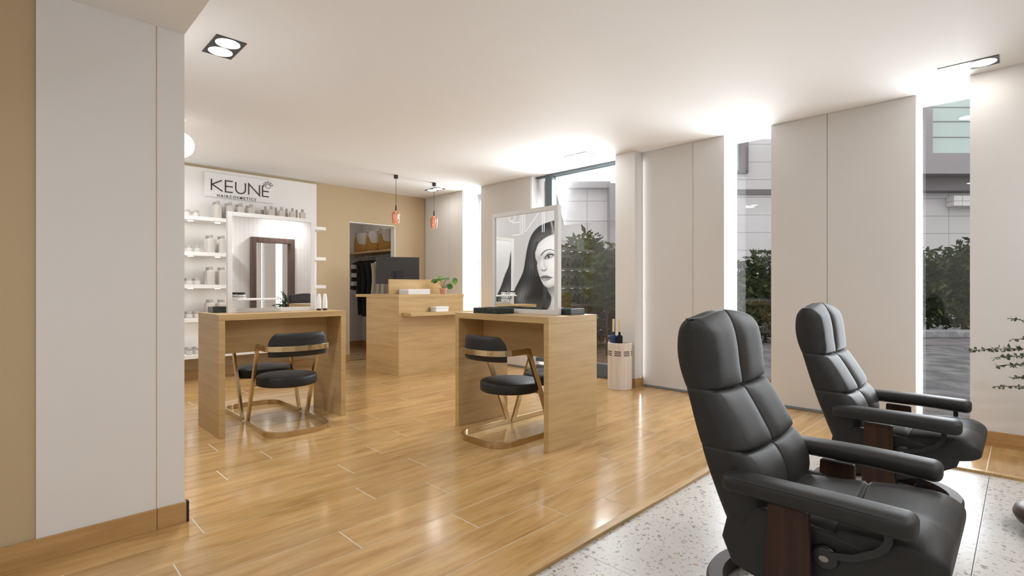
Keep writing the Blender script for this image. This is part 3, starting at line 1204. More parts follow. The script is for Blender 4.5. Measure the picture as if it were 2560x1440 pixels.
mo = thing('monitor', 'large dark grey monitor seen from behind on the counter', 'monitor', (4.03, 6.34, cz), -.50)
MB().box(-.305, .305, -.018, .018, .145, .528).build('screen_housing', M['grey'], mo, bevel=.008)
MB().box(-.065, .065, -.034, -.0185, .245, .335).build('mount_plate', M['black'], mo, bevel=.003)
MB().box(-.035, .035, -.048, -.0345, .012, .32).build('stand_neck', M['black'], mo, bevel=.003)
MB().box(-.12, .12, -.10, .07, 0, .0115).build('stand_foot', M['black'], mo, bevel=.003)

# potted plant with round leaves
pp = thing('potted_plant', 'small round-leaved plant in a terracotta pot on the counter', 'plant', (4.385, 5.745, cz))
MB().lathe([(.034, 0), (.038, .002), (.047, .056), (.052, .0565), (.054, .084), (.049, .085), (.047, .070), (.001, .068)], seg=28).build('terracotta_pot', M['terra'], pp, smooth=True, angle=40)
rt = Vector((1, -1, 0)).normalized()           # across the view of the photograph
fw = Vector((1, 1, 0)).normalized()
stems = MB()
leaves = []
LS = 1.25
# leaf offsets: across, up, towards, size, tilt
LF = [(-.062, .235, .0, .035, .5), (-.112, .178, .01, .031, .9), (-.135, .185, -.03, .028, .8), (-.045, .195, -.03, .034, .4), (-.02, .21, .0, .036, .35),
      (.035, .225, .02, .036, .2), (.058, .215, -.02, .028, .5), (.155, .165, .0, .034, .9), (.160, .195, .02, .030, 1.2), (.088, .105, .01, .037, 1.1), (-.075, .20, .03, .028, .6)]
for (a, h, d, s, tl) in LF:
    s *= LS
    tip = rt * a + fw * d + Vector((0, 0, h))
    mid = rt * (a * .35) + fw * (d * .3) + Vector((0, 0, h * .62 + .03))
    stems.tube([(0 + a * .05, 0, .066), mid, tip], .0022, 6)
    nrm = (Vector((0, 0, 1)) * math.cos(tl) - fw * math.sin(tl) + rt * (.35 if a > 0 else -.35) * math.sin(tl)).normalized()
    e1 = nrm.cross(Vector((.3, .9, .1))).normalized()
    e2 = nrm.cross(e1)
    rg = []
    for rr, dz in ((1.0, 0), (.6, -.06), (.15, -.12)):
        rg.append([tuple(tip + e1 * (s * rr * math.cos(2 * PI * k / 16)) + e2 * (s * rr * .92 * math.sin(2 * PI * k / 16)) + nrm * (dz * s)) for k in range(16)])
    top = [[tuple(Vector(p) + nrm * .0012) for p in r] for r in rg]
    leaves.append(MB().loft(list(reversed(rg)) + top, True, True))
stems.build('stems', M['twig'], pp, smooth=True)
for i, lf_ in enumerate(leaves):
    lf_.build('leaf', M['leaf'] if i in (0, 3, 4, 5, 7) else M['leafd'], pp, smooth=True)
th = MB()
th.tube([(0, 0, .07), rt * -.06 + Vector((0, 0, .20)), rt * -.105 + Vector((0, 0, .285)), rt * -.150 + Vector((0, 0, .245))], .0012, 5)
th.tube([(.01, 0, .07), rt * .05 + Vector((0, 0, .22)), rt * .105 + Vector((0, 0, .275))], .0012, 5)
th.build('flower_stalks', M['euca'], pp)

# ================================================================== CLOSET
cs = thing('closet_shelf', 'oak shelf in the closet carrying three baskets', 'shelf', (4.55, 8.1, 1.715))
MB().box(0, .369, -.78, .88, 0, .034).build('board', M['oak'], cs, bevel=.002)
rl = thing('clothes_rail', 'thin metal clothes rail under the closet shelf', 'rail', (4.74, 8.1, 1.672))
MB().tube([(0, -.76, 0), (0, .88, 0)], .010, 10).build('rod', M['chrome'], rl, smooth=True)
for y in (-.7, .8):
    MB().box(-.006, .006, y, y + .02, .011, .0425).build('bracket', M['chrome'], rl)


def basket(y, label, src=None):
    if src:
        return copy_tree(src, None, (4.735, y, 1.7492), None, label)
    t = thing('storage_basket', label, 'basket', (4.735, y, 1.7492), 0, 'woven baskets on the closet shelf')
    n = 48
    H = .345

    def sec(z, w, d, k=4.0):
        r = []
        for i in range(n):
            a = 2 * PI * i / n
            c, s_ = math.cos(a), math.sin(a)
            r.append((math.copysign(abs(c) ** (2 / k), c) * d, math.copysign(abs(s_) ** (2 / k), s_) * w, z))
        return r
    body = MB()
    R = [sec(0, .185, .12), sec(.015, .202, .135), sec(.08, .208, .14), sec(.13, .205, .138), sec(.20, .202, .136), sec(H, .200, .134)]
    body.loft(R, True, False)
    body.loft([[(x * .97, y_ * .97, z) for x, y_, z in R[-1]], [(x * .95, y_ * .95, .02) for x, y_, z in R[0]]], False, True)
    body.build('cloth_body', M['liner'], t, smooth=True, angle=50)
    # seagrass cover that rises to a peak at each end corner
    outer = []
    lo, hi = [], []
    cov = MB()
    lev = 10
    rings = [[] for _ in range(lev)]
    for i in range(n):
        a = 2 * PI * i / n
        c, s_ = math.cos(a), math.sin(a)
        bx_ = math.copysign(abs(c) ** .5, c)
        by_ = math.copysign(abs(s_) ** .5, s_)
        pk = max(0, 1 - abs(by_ - .42) / .62) ** 1.5 if bx_ < 0 else max(0, 1 - abs(by_ + .42) / .62) ** 1.5
        top = .135 + .19 * pk
        for q in range(lev):
            z = top * q / (lev - 1)
            k = .93 if q == 0 else (1.0 if q == 1 else 1.022)
            rings[q].append((bx_ * .139 * k, by_ * .2065 * k, max(z, .001)))
    cov.loft(rings, False, False)
    cov.build('seagrass_cover', M['basket'], t, smooth=True, angle=60)
    for sg_ in (-1, 1):
        hp = [(sg_ * .142, sg_ * -.42 * .2 + dy, z) for dy, z in ((-.022, .315), (-.026, .35), (0, .368), (.026, .35), (.022, .315))]
        MB().tube(hp, .0065, 8).build('rope_handle', M['liner'], t, smooth=True)
    return t


bk = basket(8.55, 'woven basket at the deep end of the closet shelf')
basket(8.12, 'middle woven basket of three on the closet shelf', bk)
basket(7.69, 'woven basket on the closet shelf nearest the white door lining', bk)


def garment(y, mat, label, hlen, name='hanging_coat', width=.24, thick=.05, lean=0.0):
    t = thing(name, label, 'garment', (4.62, y, 1.672), 0, 'clothes hanging in the closet')
    # hanger: hook and shoulders
    MB().tube([(.12, 0, -.016), (.12, 0, .016), (.109, 0, .022), (.12, 0, .014), (.12, 0, -.05), (.12, 0, -.085)], .003, 6).build('hanger', M['black'], t)
    rings = []
    n = 40
    random.seed(int(y * 100))
    ph = random.random() * 6
    for q in range(22):
        f = q / 21
        z = -.075 - f * hlen
        if f < .10:
            w_ = width * (.30 + .70 * math.sin(min(1, f / .10) * PI / 2))
        else:
            w_ = width * (1 + .05 * math.sin(f * 5 + ph))
        d = thick * (.55 + .45 * min(1, f * 6)) * (1 + .12 * math.sin(f * 7 + ph))
        ring = []
        for i in range(n):
            a = 2 * PI * i / n
            c, s_ = math.cos(a), math.sin(a)
            fold = 1 + .16 * f * math.sin(a * 6 + ph + f * 2)
            ring.append((.12 + math.copysign(abs(c) ** .8, c) * w_, math.copysign(abs(s_) ** .8, s_) * d * fold + lean * f, z))
        rings.append(ring)
    MB().loft(rings).build('cloth_body', mat, t, smooth=True, angle=70)
    # a sleeve hanging at the aisle side
    sl = []
    for q in range(10):
        f = q / 9
        z = -.15 - f * min(.58, hlen * .75)
        cx_ = .12 - width * (.95 - .1 * math.sin(f * PI)) - .0
        sl.append([(cx_ + .042 * math.cos(2 * PI * i / 14), (thick * .75) * math.sin(2 * PI * i / 14) + .01 * math.sin(f * 4 + ph), z) for i in range(14)])
    MB().loft(sl).build('sleeve', mat, t, smooth=True, angle=70)
    return t


garment(8.62, M['stripe'], 'black and white striped sweater hanging deepest in the closet', .60, 'striped_sweater', .22, .06)
garment(8.42, M['black_cloth'], 'long black coat hanging next to the striped sweater', .98, width=.22, thick=.055)
garment(8.25, M['black_cloth'], 'middle long black coat of the three in the closet', 1.0, width=.225, thick=.055)
garment(8.07, M['black_cloth'], 'long black coat hanging next to the white robe in the closet', .99, width=.22, thick=.055)
garment(7.90, M['white_cloth'], 'white robe hanging beside the black coats, half behind the monitor', .95, 'hanging_robe', .225, .05)
garment(7.75, M['white_cloth'], 'second white robe behind the monitor, nearer the closet doorway', .95, 'hanging_robe', .225, .05)
garment(7.60, M['white_cloth'], 'white robe hanging nearest the closet doorway behind the monitor', .95, 'hanging_robe', .225, .05)
garment(7.45, M['black_cloth'], 'short black top just inside the closet doorway above the monitor', .30, 'hanging_top', width=.19, thick=.04)

# ================================================================== UMBRELLA STAND
us = thing('umbrella_stand', 'whitewashed wooden cylinder umbrella stand by the entrance door', 'umbrella stand', (4.812, 3.138, 0))
MB().lathe([(.128, 0), (.131, .003), (.131, .50), (.128, .503), (.119, .503), (.117, .50), (.117, .02), (.001, .02)], seg=56).build('barrel', M['stand'], us, smooth=True, angle=40)
sl_ = MB()
for zc in (.372, .392, .412):
    for k in range(8):
        a0 = 2 * PI * k / 8 + .12
        pts = [a0 + .56 * j / 8 for j in range(9)]
        vs, fs = [], []
        for a in pts:
            vs += [(.1316 * math.cos(a), .1316 * math.sin(a), zc - .005), (.1316 * math.cos(a), .1316 * math.sin(a), zc + .005),
                   (.130 * math.cos(a), .130 * math.sin(a), zc - .005), (.130 * math.cos(a), .130 * math.sin(a), zc + .005)]
        for j in range(8):
            q = 4 * j
            fs += [(q, q + 4, q + 5, q + 1), (q + 2, q + 3, q + 7, q + 6), (q + 1, q + 5, q + 7, q + 3), (q, q + 2, q + 6, q + 4)]
        sl_.add(vs, fs)
sl_.build('slots', M['umber'], us)
for dx, dy, mt, hh, lb in ((-.068, .052, 'blue', .52, 'navy umbrella with cream handle in the wooden stand'), (-.022, -.006, 'black_cloth', .505, 'black umbrella with cream handle in the wooden stand')):
    u = thing('folded_umbrella', lb, 'umbrella', (4.812 + dx, 3.138 + dy, .021), 0, 'umbrellas in the stand')
    lean = Vector((.02 if mt == 'blue' else -.005, -.01, 1)).normalized()

    def at(h):
        return tuple(lean * h)
    rings = []
    for h, r in ((.03, .006), (.12, .020), (.40, .027), (.545, .030), (.56, .024), (.565, .012)):
        c = lean * h
        rings.append([(c.x + r * (1 + .16 * math.cos(6 * 2 * PI * k / 24)) * math.cos(2 * PI * k / 24), c.y + r * (1 + .16 * math.cos(6 * 2 * PI * k / 24)) * math.sin(2 * PI * k / 24), h) for k in range(24)])
    MB().loft(rings).build('canopy', M[mt], u, smooth=True)
    MB().tube([at(.0), at(.03)], .004, 8).build('tip', M['chrome'], u)
    MB().tube([at(.565), at(.60)], .012, 10).build('ferrule', M[mt], u, smooth=True)
    MB().tube([at(.60), at(.74)], .0125, 12).build('handle', M['cream'], u, smooth=True)

# ================================================================== RECLINERS
YC = .52


def smoothstep_interp(x, xp, fp):
    """monotone-ish cubic through the points"""
    xp, fp = np.array(xp, float), np.array(fp, float)
    o = np.argsort(xp)
    xp, fp = xp[o], fp[o]
    m = np.gradient(fp, xp)
    i = np.clip(np.searchsorted(xp, x) - 1, 0, len(xp) - 2)
    h = xp[i + 1] - xp[i]
    t = np.clip((x - xp[i]) / h, 0, 1)
    return (2 * t**3 - 3 * t**2 + 1) * fp[i] + (t**3 - 2 * t**2 + t) * h * m[i] + (-2 * t**3 + 3 * t**2) * fp[i + 1] + (t**3 - t**2) * h * m[i + 1]


def back_mesh():
    zf = [.16, .26, .36, .42, .48, .54, .64, .737, .80, .88, .94, 1.0]
    yf = [.640, .630, .618, .612, .625, .655, .710, .762, .778, .788, .800, .822]
    zr = [.16, .20, .27, .40, .578, .737, .80, .878, .94, 1.0]
    yr = [.690, .700, .711, .753, .817, .868, .890, .902, .898, .880]
    zw = [.16, .22, .36, .45, .60, .737, .88, 1.0]
    ww = [.235, .245, .268, .276, .270, .262, .264, .262]
    fx = sorted(set([round(v, 4) for v in list(np.linspace(-1, -.84, 10)) + list(np.linspace(-.8, -.08, 16)) + list(np.linspace(-.06, .06, 17)) + list(np.linspace(.08, .8, 16)) + list(np.linspace(.84, 1, 10))]))
    RP = [('f', v) for v in fx] + [('r', v) for v in np.linspace(.1, .95, 6)]
    RP += [('b', v) for v in list(np.linspace(1, .88, 6)) + list(np.linspace(.7, -.7, 9)) + list(np.linspace(-.88, -1, 6))] + [('l', v) for v in np.linspace(.95, .1, 6)]
    zs = list(np.concatenate([np.linspace(.175, .51, 36), np.linspace(.515, .565, 26), np.linspace(.575, .705, 14), np.linspace(.711, .756, 24), np.linspace(.764, .945, 20)]))
    zs += [.945 + .043 * math.sin(PI / 2 * k / 10) for k in range(1, 11)]
    rings = []
    for qi, z in enumerate(zs):
        F, R, W_ = (float(smoothstep_interp(np.array([z]), a, b)[0]) for a, b in ((zf, yf), (zr, yr), (zw, ww)))
        ph = 0
        if z > .945:
            ph = (z - .945) / .043
            k = 1 - math.sqrt(max(0, 1 - ph * ph))
            F += .024 * k
            R -= .022 * k
            W_ -= .006 * k
        if z < .20:
            k = (.20 - z) / .025
            F += .012 * k * k
            R -= .012 * k * k
            W_ -= .01 * k * k
        ring = []
        rf = .040 if z < .94 else .040 - .012 * ph       # edge radius at the front, at the back
        rb = .026
        for side, uu in RP:
            if side == 'f':
                x = uu * W_
                e = abs(x) - (W_ - rf)
                y0 = F + (rf - math.sqrt(max(0, rf * rf - e * e)) if e > 0 else 0)
                front = 1.0 if e <= 0 else max(0, 1 - e / rf) ** .5
            elif side == 'b':
                x = uu * W_
                e = abs(x) - (W_ - rb)
                y0 = R - (rb - math.sqrt(max(0, rb * rb - e * e)) if e > 0 else 0)
                front = 0.0
            else:
                x = W_ if side == 'r' else -W_
                y0 = F + rf + (R - rb - F - rf) * uu
                front = 0.0
            u = x / W_
            # horizontal seams dip towards the middle
            s1, s2 = .731 + .010 * u * u, .536 + .014 * u * u
            g = max(math.exp(-((z - s1) / .0055) ** 2), math.exp(-((z - s2) / .0055) ** 2))
            gv = math.exp(-(x / .0048) ** 2)
            lo, hi = (s1, 1.03) if z > s1 else ((s2, s1) if z > s2 else (.30, s2))
            t = min(1, max(0, (z - lo) / (hi - lo)))
            pz = (1 - abs(2 * t - 1) ** 5) if z > .31 else 0
            px = 1 - abs(2 * min(1, abs(u)) - 1) ** 4
            puff = pz ** .8 * (.35 + .65 * px)
            y0 -= front * .022 * puff * (1 - .5 * ph)
            y0 += front * ((.011 * g if z > .4 else 0) + (.010 * gv if z > .36 else 0))
            x2 = x * (1 - .010 * g) * (1 + .010 * pz * (0 if front > .2 else 1))
            zz = z
            if z > .93:
                zz += ph * (.032 * (1 - abs(u) ** 1.7) - .004 + .005 * abs(u) ** 8 - .004 * gv)
            ring.append((x2, y0 - YC, zz + .014))
        rings.append(ring)
    return MB().loft(rings)


def seat_mesh():
    N = 84
    ys = list(np.concatenate([np.linspace(.665, .41, 18), np.linspace(.40, .37, 10), np.linspace(.36, .20, 20)])) + [.20 - .065 * math.sin(PI / 2 * k / 12) for k in range(1, 13)]
    rings = []
    for y in ys:
        top = float(smoothstep_interp(np.array([y]), [.66, .56, .45, .385, .30, .22, .13], [.372, .382, .394, .402, .412, .414, .402])[0])
        bot = float(smoothstep_interp(np.array([y]), [.66, .5, .35, .2, .13], [.21, .215, .255, .290, .305])[0])
        W_ = float(smoothstep_interp(np.array([y]), [.66, .5, .3, .18, .13], [.245, .255, .262, .268, .266])[0])
        if y < .20:
            k = 1 - math.sqrt(max(0, 1 - ((.20 - y) / .065) ** 2))
            top -= .040 * k
            bot += .030 * k
            W_ -= .014 * k
        ring = []
        for i in range(N):
            a = 2 * PI * i / N
            c, s_ = math.cos(a), math.sin(a)
            ex = 5.0
            x = math.copysign(abs(c) ** (2 / ex), c) * W_
            zz = math.copysign(abs(s_) ** (2 / ex), s_)
            u = x / W_
            up = max(0, zz)
            z = (top + bot) / 2 + (top - bot) / 2 * zz
            gl = math.exp(-((y - .385 - .02 * u * u) / .007) ** 2)
            gc = math.exp(-(x / .012) ** 2) * (1 if y < .385 else .0)
            puff = math.sin(PI * min(1, abs(u) * .95 + .03)) ** .6
            z += up * (.012 * puff - .010 * gl - .010 * gc)
            ring.append((x, y - YC, z + .014))
        rings.append(ring)
    return MB().loft(rings)


def arm_mesh(s):
    rings = []
    L0, L1 = .198, .705
    ys = [L0 + .03 * (1 - math.cos(PI / 2 * k / 8)) for k in range(9)] + list(np.linspace(L0 + .05, L1 - .05, 26)) + [L1 - .03 * (1 - math.sin(PI / 2 * k / 8)) for k in range(9)]
    N = 56
    for y in ys:
        e = 1.0
        if y < L0 + .03:
            e = math.sqrt(max(.02, 1 - ((L0 + .03 - y) / .03) ** 2))
        if y > L1 - .03:
            e = math.sqrt(max(.02, 1 - ((y - L1 + .03) / .03) ** 2))
        t = (y - L0) / (L1 - L0)
        hw = (.056 - .006 * t) * (.55 + .45 * e)
        hh = (.0345 - .004 * t) * (.5 + .5 * e)
        zc = .463 + .005 * math.sin(PI * t)
        xo = .006 * math.sin(PI * t) * s
        ring = []
        for i in range(N):
            a = 2 * PI * i / N
            c, s_ = math.cos(a), math.sin(a)
            ex = 2.9
            x = math.copysign(abs(c) ** (2 / ex), c) * hw
            z = math.copysign(abs(s_) ** (2 / ex), s_) * hh
            ring.append((s * .292 + xo + x, y - YC, zc + z + .014))
        rings.append(ring)
    return MB().loft(rings)


def make_recliner(loc, label):
    t = thing('recliner', label, 'armchair', loc, 0, 'charcoal leather recliners')
    back_mesh().build('backrest', M['leather'], t, smooth=True, angle=80)
    seat_mesh().build('seat', M['leather'], t, smooth=True, angle=80)
    # shaped side shields under the seat
    for s in (-1, 1):
        prof = [(.70, .40), (.735, .25), (.70, .17), (.60, .145), (.45, .15), (.33, .20), (.22, .27), (.20, .33), (.40, .37), (.62, .385)]
        pts = [(y - YC, z + .014) for y, z in prof]
        mb = MB()
        n = len(pts)
        x0, x1 = (s * .222, s * .262)
        vs = [(x0, y, z) for y, z in pts] + [(x1, y, z) for y, z in pts]
        fs = [tuple(range(n)), tuple(range(2 * n - 1, n - 1, -1))] + [(i, (i + 1) % n, n + (i + 1) % n, n + i) for i in range(n)]
        mb.add(vs, fs)
        mb.build('side_shield', M['leather'], t, bevel=.012, seg=3, smooth=True, angle=60)
    for s in (-1, 1):
        a = arm_mesh(s).build('armrest', M['leather'], t, smooth=True, angle=80)
        pa = math.radians(30)
        pip = []
        for y in np.linspace(.225, .690, 30):
            tt = (y - .198) / .507
            e = max(.35, math.sqrt(max(0, 1 - (abs(2 * (y - .225) / .465 - 1)) ** 14)))
            hw, hh = (.056 - .006 * tt), (.0345 - .004 * tt)
            cx_ = s * (.292 + .006 * math.sin(PI * tt)) + s * math.cos(pa) ** (2 / 2.9) * hw * (.55 + .45 * e)
            pip.append((cx_, y - YC, .463 + .005 * math.sin(PI * tt) + .014 + math.sin(pa) ** (2 / 2.9) * hh))
        MB().tube(pip, .0022, 6).build('seam_piping', M['seam'], a, smooth=True)
        up = MB()
        rr = []
        for k in range(12):
            f = k / 11
            z = .045 + f * (.440 - .045)
            xx = s * (.292 - .016 * (1 - f) ** 2)
            w0, w1 = .455 - .010 * (1 - f), .570 + .016 * (1 - f)
            rr.append([(xx - .014, w0 - YC, z), (xx + .014, w0 - YC, z), (xx + .014, w1 - YC, z), (xx - .014, w1 - YC, z)])
        up.loft(rr).build('wooden_upright', M['walnut'], t, bevel=.004)['label'] = 'walnut upright'
        kn = MB().lathe([(.034, 0), (.036, .004), (.034, .016), (.028, .020)], seg=28)
        kn.v = [(s * (.262 + z), y + .42 - YC, x + .311) for x, y, z in kn.v]
        ko = kn.build('tension_knob', M['black'], t, smooth=True, angle=50)
        ins = MB().lathe([(.016, 0), (.016, .003)], seg=20)
        ins.v = [(s * (.2822 + z), y * .8 + .42 - YC, x * .55 + .311) for x, y, z in ins.v]
        ins.build('knob_insert', M['vase'], ko)
        st = [(s * .288, .262 - YC, .455), (s * .288, .262 - YC, .418), (s * .287, .270 - YC, .398), (s * .284, .290 - YC, .375), (s * .282, .345 - YC, .340), (s * .281, .42 - YC, .322)]
        MB().sweep(st, [(-.003, -.010), (.003, -.010), (.003, .010), (-.003, .010)]).build('strap', M['black'], t)
    # bentwood floor ring with rounded edges
    ring = []
    for k in range(72):
        a = 2 * PI * k / 72
        ring.append((.300 * math.cos(a), .02 + .300 * math.sin(a), .028))
    sec = [(-.032, -.018), (-.026, -.027), (.026, -.027), (.032, -.018), (.032, .014), (.024, .026), (-.024, .026), (-.032, .014)]
    MB().sweep(ring, sec, closed=True).build('base_ring', M['umber'], t, smooth=True, angle=50)['label'] = 'dark bentwood ring base'
    MB().box(-.285, .285, -.02, .06, .012, .05).build('cross_bar', M['black'], t, bevel=.003)
    MB().cyl((0, .02, .0502), .035, .13, 24).build('swivel_column', M['blackmetal'], t, smooth=True)
    MB().box(-.215, .215, -.15, .16, .1805, .225).build('mechanism_box', M['black'], t, bevel=.01)
    return t


RC = make_recliner((2.01, YC, -.014), 'large charcoal leather recliner closest to the viewer, cut by the lower picture edge')
copy_tree(RC, None, (3.38, YC, -.014), None, 'charcoal leather recliner farther off, in front of the beige blinds')

# low brown footrest at the picture edge
fr_ = thing('footrest', 'low brown rounded footrest on the terrazzo in front of the farther recliner', 'footrest', (3.36, -.165, -.014))
MB().lathe([(.12, .018), (.165, .028), (.195, .052), (.205, .075), (.198, .098), (.165, .116), (.09, .124), (.001, .125)], seg=56).build('cushion', M['brownleather'], fr_, smooth=True, angle=80)
MB().lathe([(.13, 0), (.13, .0175)], seg=40).build('foot', M['dark'], fr_, smooth=True)

# branches in a vase, just beyond the picture edge
vz = thing('branch_vase', 'vase of grey green leafy branches reaching in front of the white pier', 'plant', (4.42, -.42, 0))
MB().lathe([(.09, 0), (.12, .004), (.155, .12), (.15, .24), (.09, .36), (.07, .40), (.075, .42), (.065, .42), (.06, .40), (.001, .38)], seg=36).build('vase', M['vase'], vz, smooth=True, angle=60)
random.seed(21)
TIPS = [(4.35, .060, .915, .85), (4.37, .055, .786, .80), (4.34, .255, .700, .76), (4.35, .130, .668, .72), (4.33, .118, .622, .66), (4.36, .055, .552, .60), (4.35, .132, .490, .52),
        (4.45, -.05, 1.02, .95), (4.52, -.25, 1.1, .95), (4.30, -.30, 1.05, .9), (4.30, -.55, .95, .9), (4.5, -.7, .8, .8), (4.2, -.45, .75, .7)]
for i, (tx, ty, tz, bz) in enumerate(TIPS):
    tip = Vector((tx - 4.42, ty + .42, tz))
    base = Vector((random.uniform(-.03, .03), random.uniform(-.03, .03), .40))
    mid1 = Vector((base.x * 1.6, base.y + .05, .40 + (bz - .40) * .75))
    mid2 = Vector((tip.x * .45, tip.y * .45, bz + .02))
    pts = [base.lerp(mid1, k / 4) for k in range(4)]
    for k in range(13):
        f = k / 12
        pts.append(mid1 * (1 - f) ** 2 + mid2 * 2 * f * (1 - f) + tip * f * f)
    br = MB().tube(pts, .0022, 6).build('branch', M['twig'], vz, smooth=True)
    lv = MB()
    dense = (i in (2, 3, 4))
    for k in range(4, len(pts) - 1):
        f = (k - 4) / 12
        for _ in range(14 if dense else 8):
            p = pts[k].lerp(pts[k + 1], random.random())
            d = Vector((random.uniform(-1, 1), random.uniform(-1, 1), random.uniform(-.8, .9))).normalized()
            s = random.uniform(.011, .019) * (1.35 - .75 * f)
            side = d.cross(Vector((random.uniform(-1, 1), random.uniform(-1, 1), 1))).normalized()
            nn = d.cross(side) * s * .25
            a_ = p + d * .002
            vs = [a_, a_ + d * s + side * s * .75 + nn, a_ + d * s * 2.0 + nn * .4, a_ + d * s - side * s * .75 + nn]
            lv.add(vs, [(0, 1, 2, 3)])
    lo = lv.build('leaves', M['euca'], br)
    lo['kind'] = 'stuff'

# ================================================================== POSTER ON THE SIDE WALL
PY0, PY1, PZ0, PZ1 = 3.02, 5.60, .70, 2.45


def sstep(a, b, x):
    t = np.clip((x - a) / (b - a), 0, 1)
    return t * t * (3 - 2 * t)


def poly_dist(Y, Z, poly):
    """signed distance to a polygon, negative inside"""
    P = np.array(poly)
    d = np.full(Y.shape, 1e9)
    ins = np.zeros(Y.shape, bool)
    n = len(P)
    for i in range(n):
        a, b = P[i], P[(i + 1) % n]
        e = b - a
        wy, wz = Y - a[0], Z - a[1]
        t = np.clip((wy * e[0] + wz * e[1]) / (e @ e), 0, 1)
        d = np.minimum(d, np.hypot(wy - e[0] * t, wz - e[1] * t))
        c = ((a[1] > Z) != (b[1] > Z)) & (Y < (b[0] - a[0]) * (Z - a[1]) / (b[1] - a[1] + 1e-12) + a[0])
        ins ^= c
    return np.where(ins, -d, d)


def curve(pts, n=8):
    """closed Catmull-Rom outline"""
    P = [np.array(p, float) for p in pts]
    out = []
    m = len(P)
    for i in range(m):
        p0, p1, p2, p3 = P[i - 1], P[i], P[(i + 1) % m], P[(i + 2) % m]
        for k in range(n):
            t = k / n
            out.append(.5 * (2 * p1 + (p2 - p0) * t + (2 * p0 - 5 * p1 + 4 * p2 - p3) * t * t + (3 * p1 - p0 - 3 * p2 + p3) * t**3))
    return out


def line_dist(Y, Z, pts):
    d = np.full(Y.shape, 1e9)
    for a, b in zip(pts[:-1], pts[1:]):
        a, b = np.array(a), np.array(b)
        e = b - a
        t = np.clip(((Y - a[0]) * e[0] + (Z - a[1]) * e[1]) / (e @ e), 0, 1)
        d = np.minimum(d, np.hypot(Y - a[0] - e[0] * t, Z - a[1] - e[1] * t))
    return d


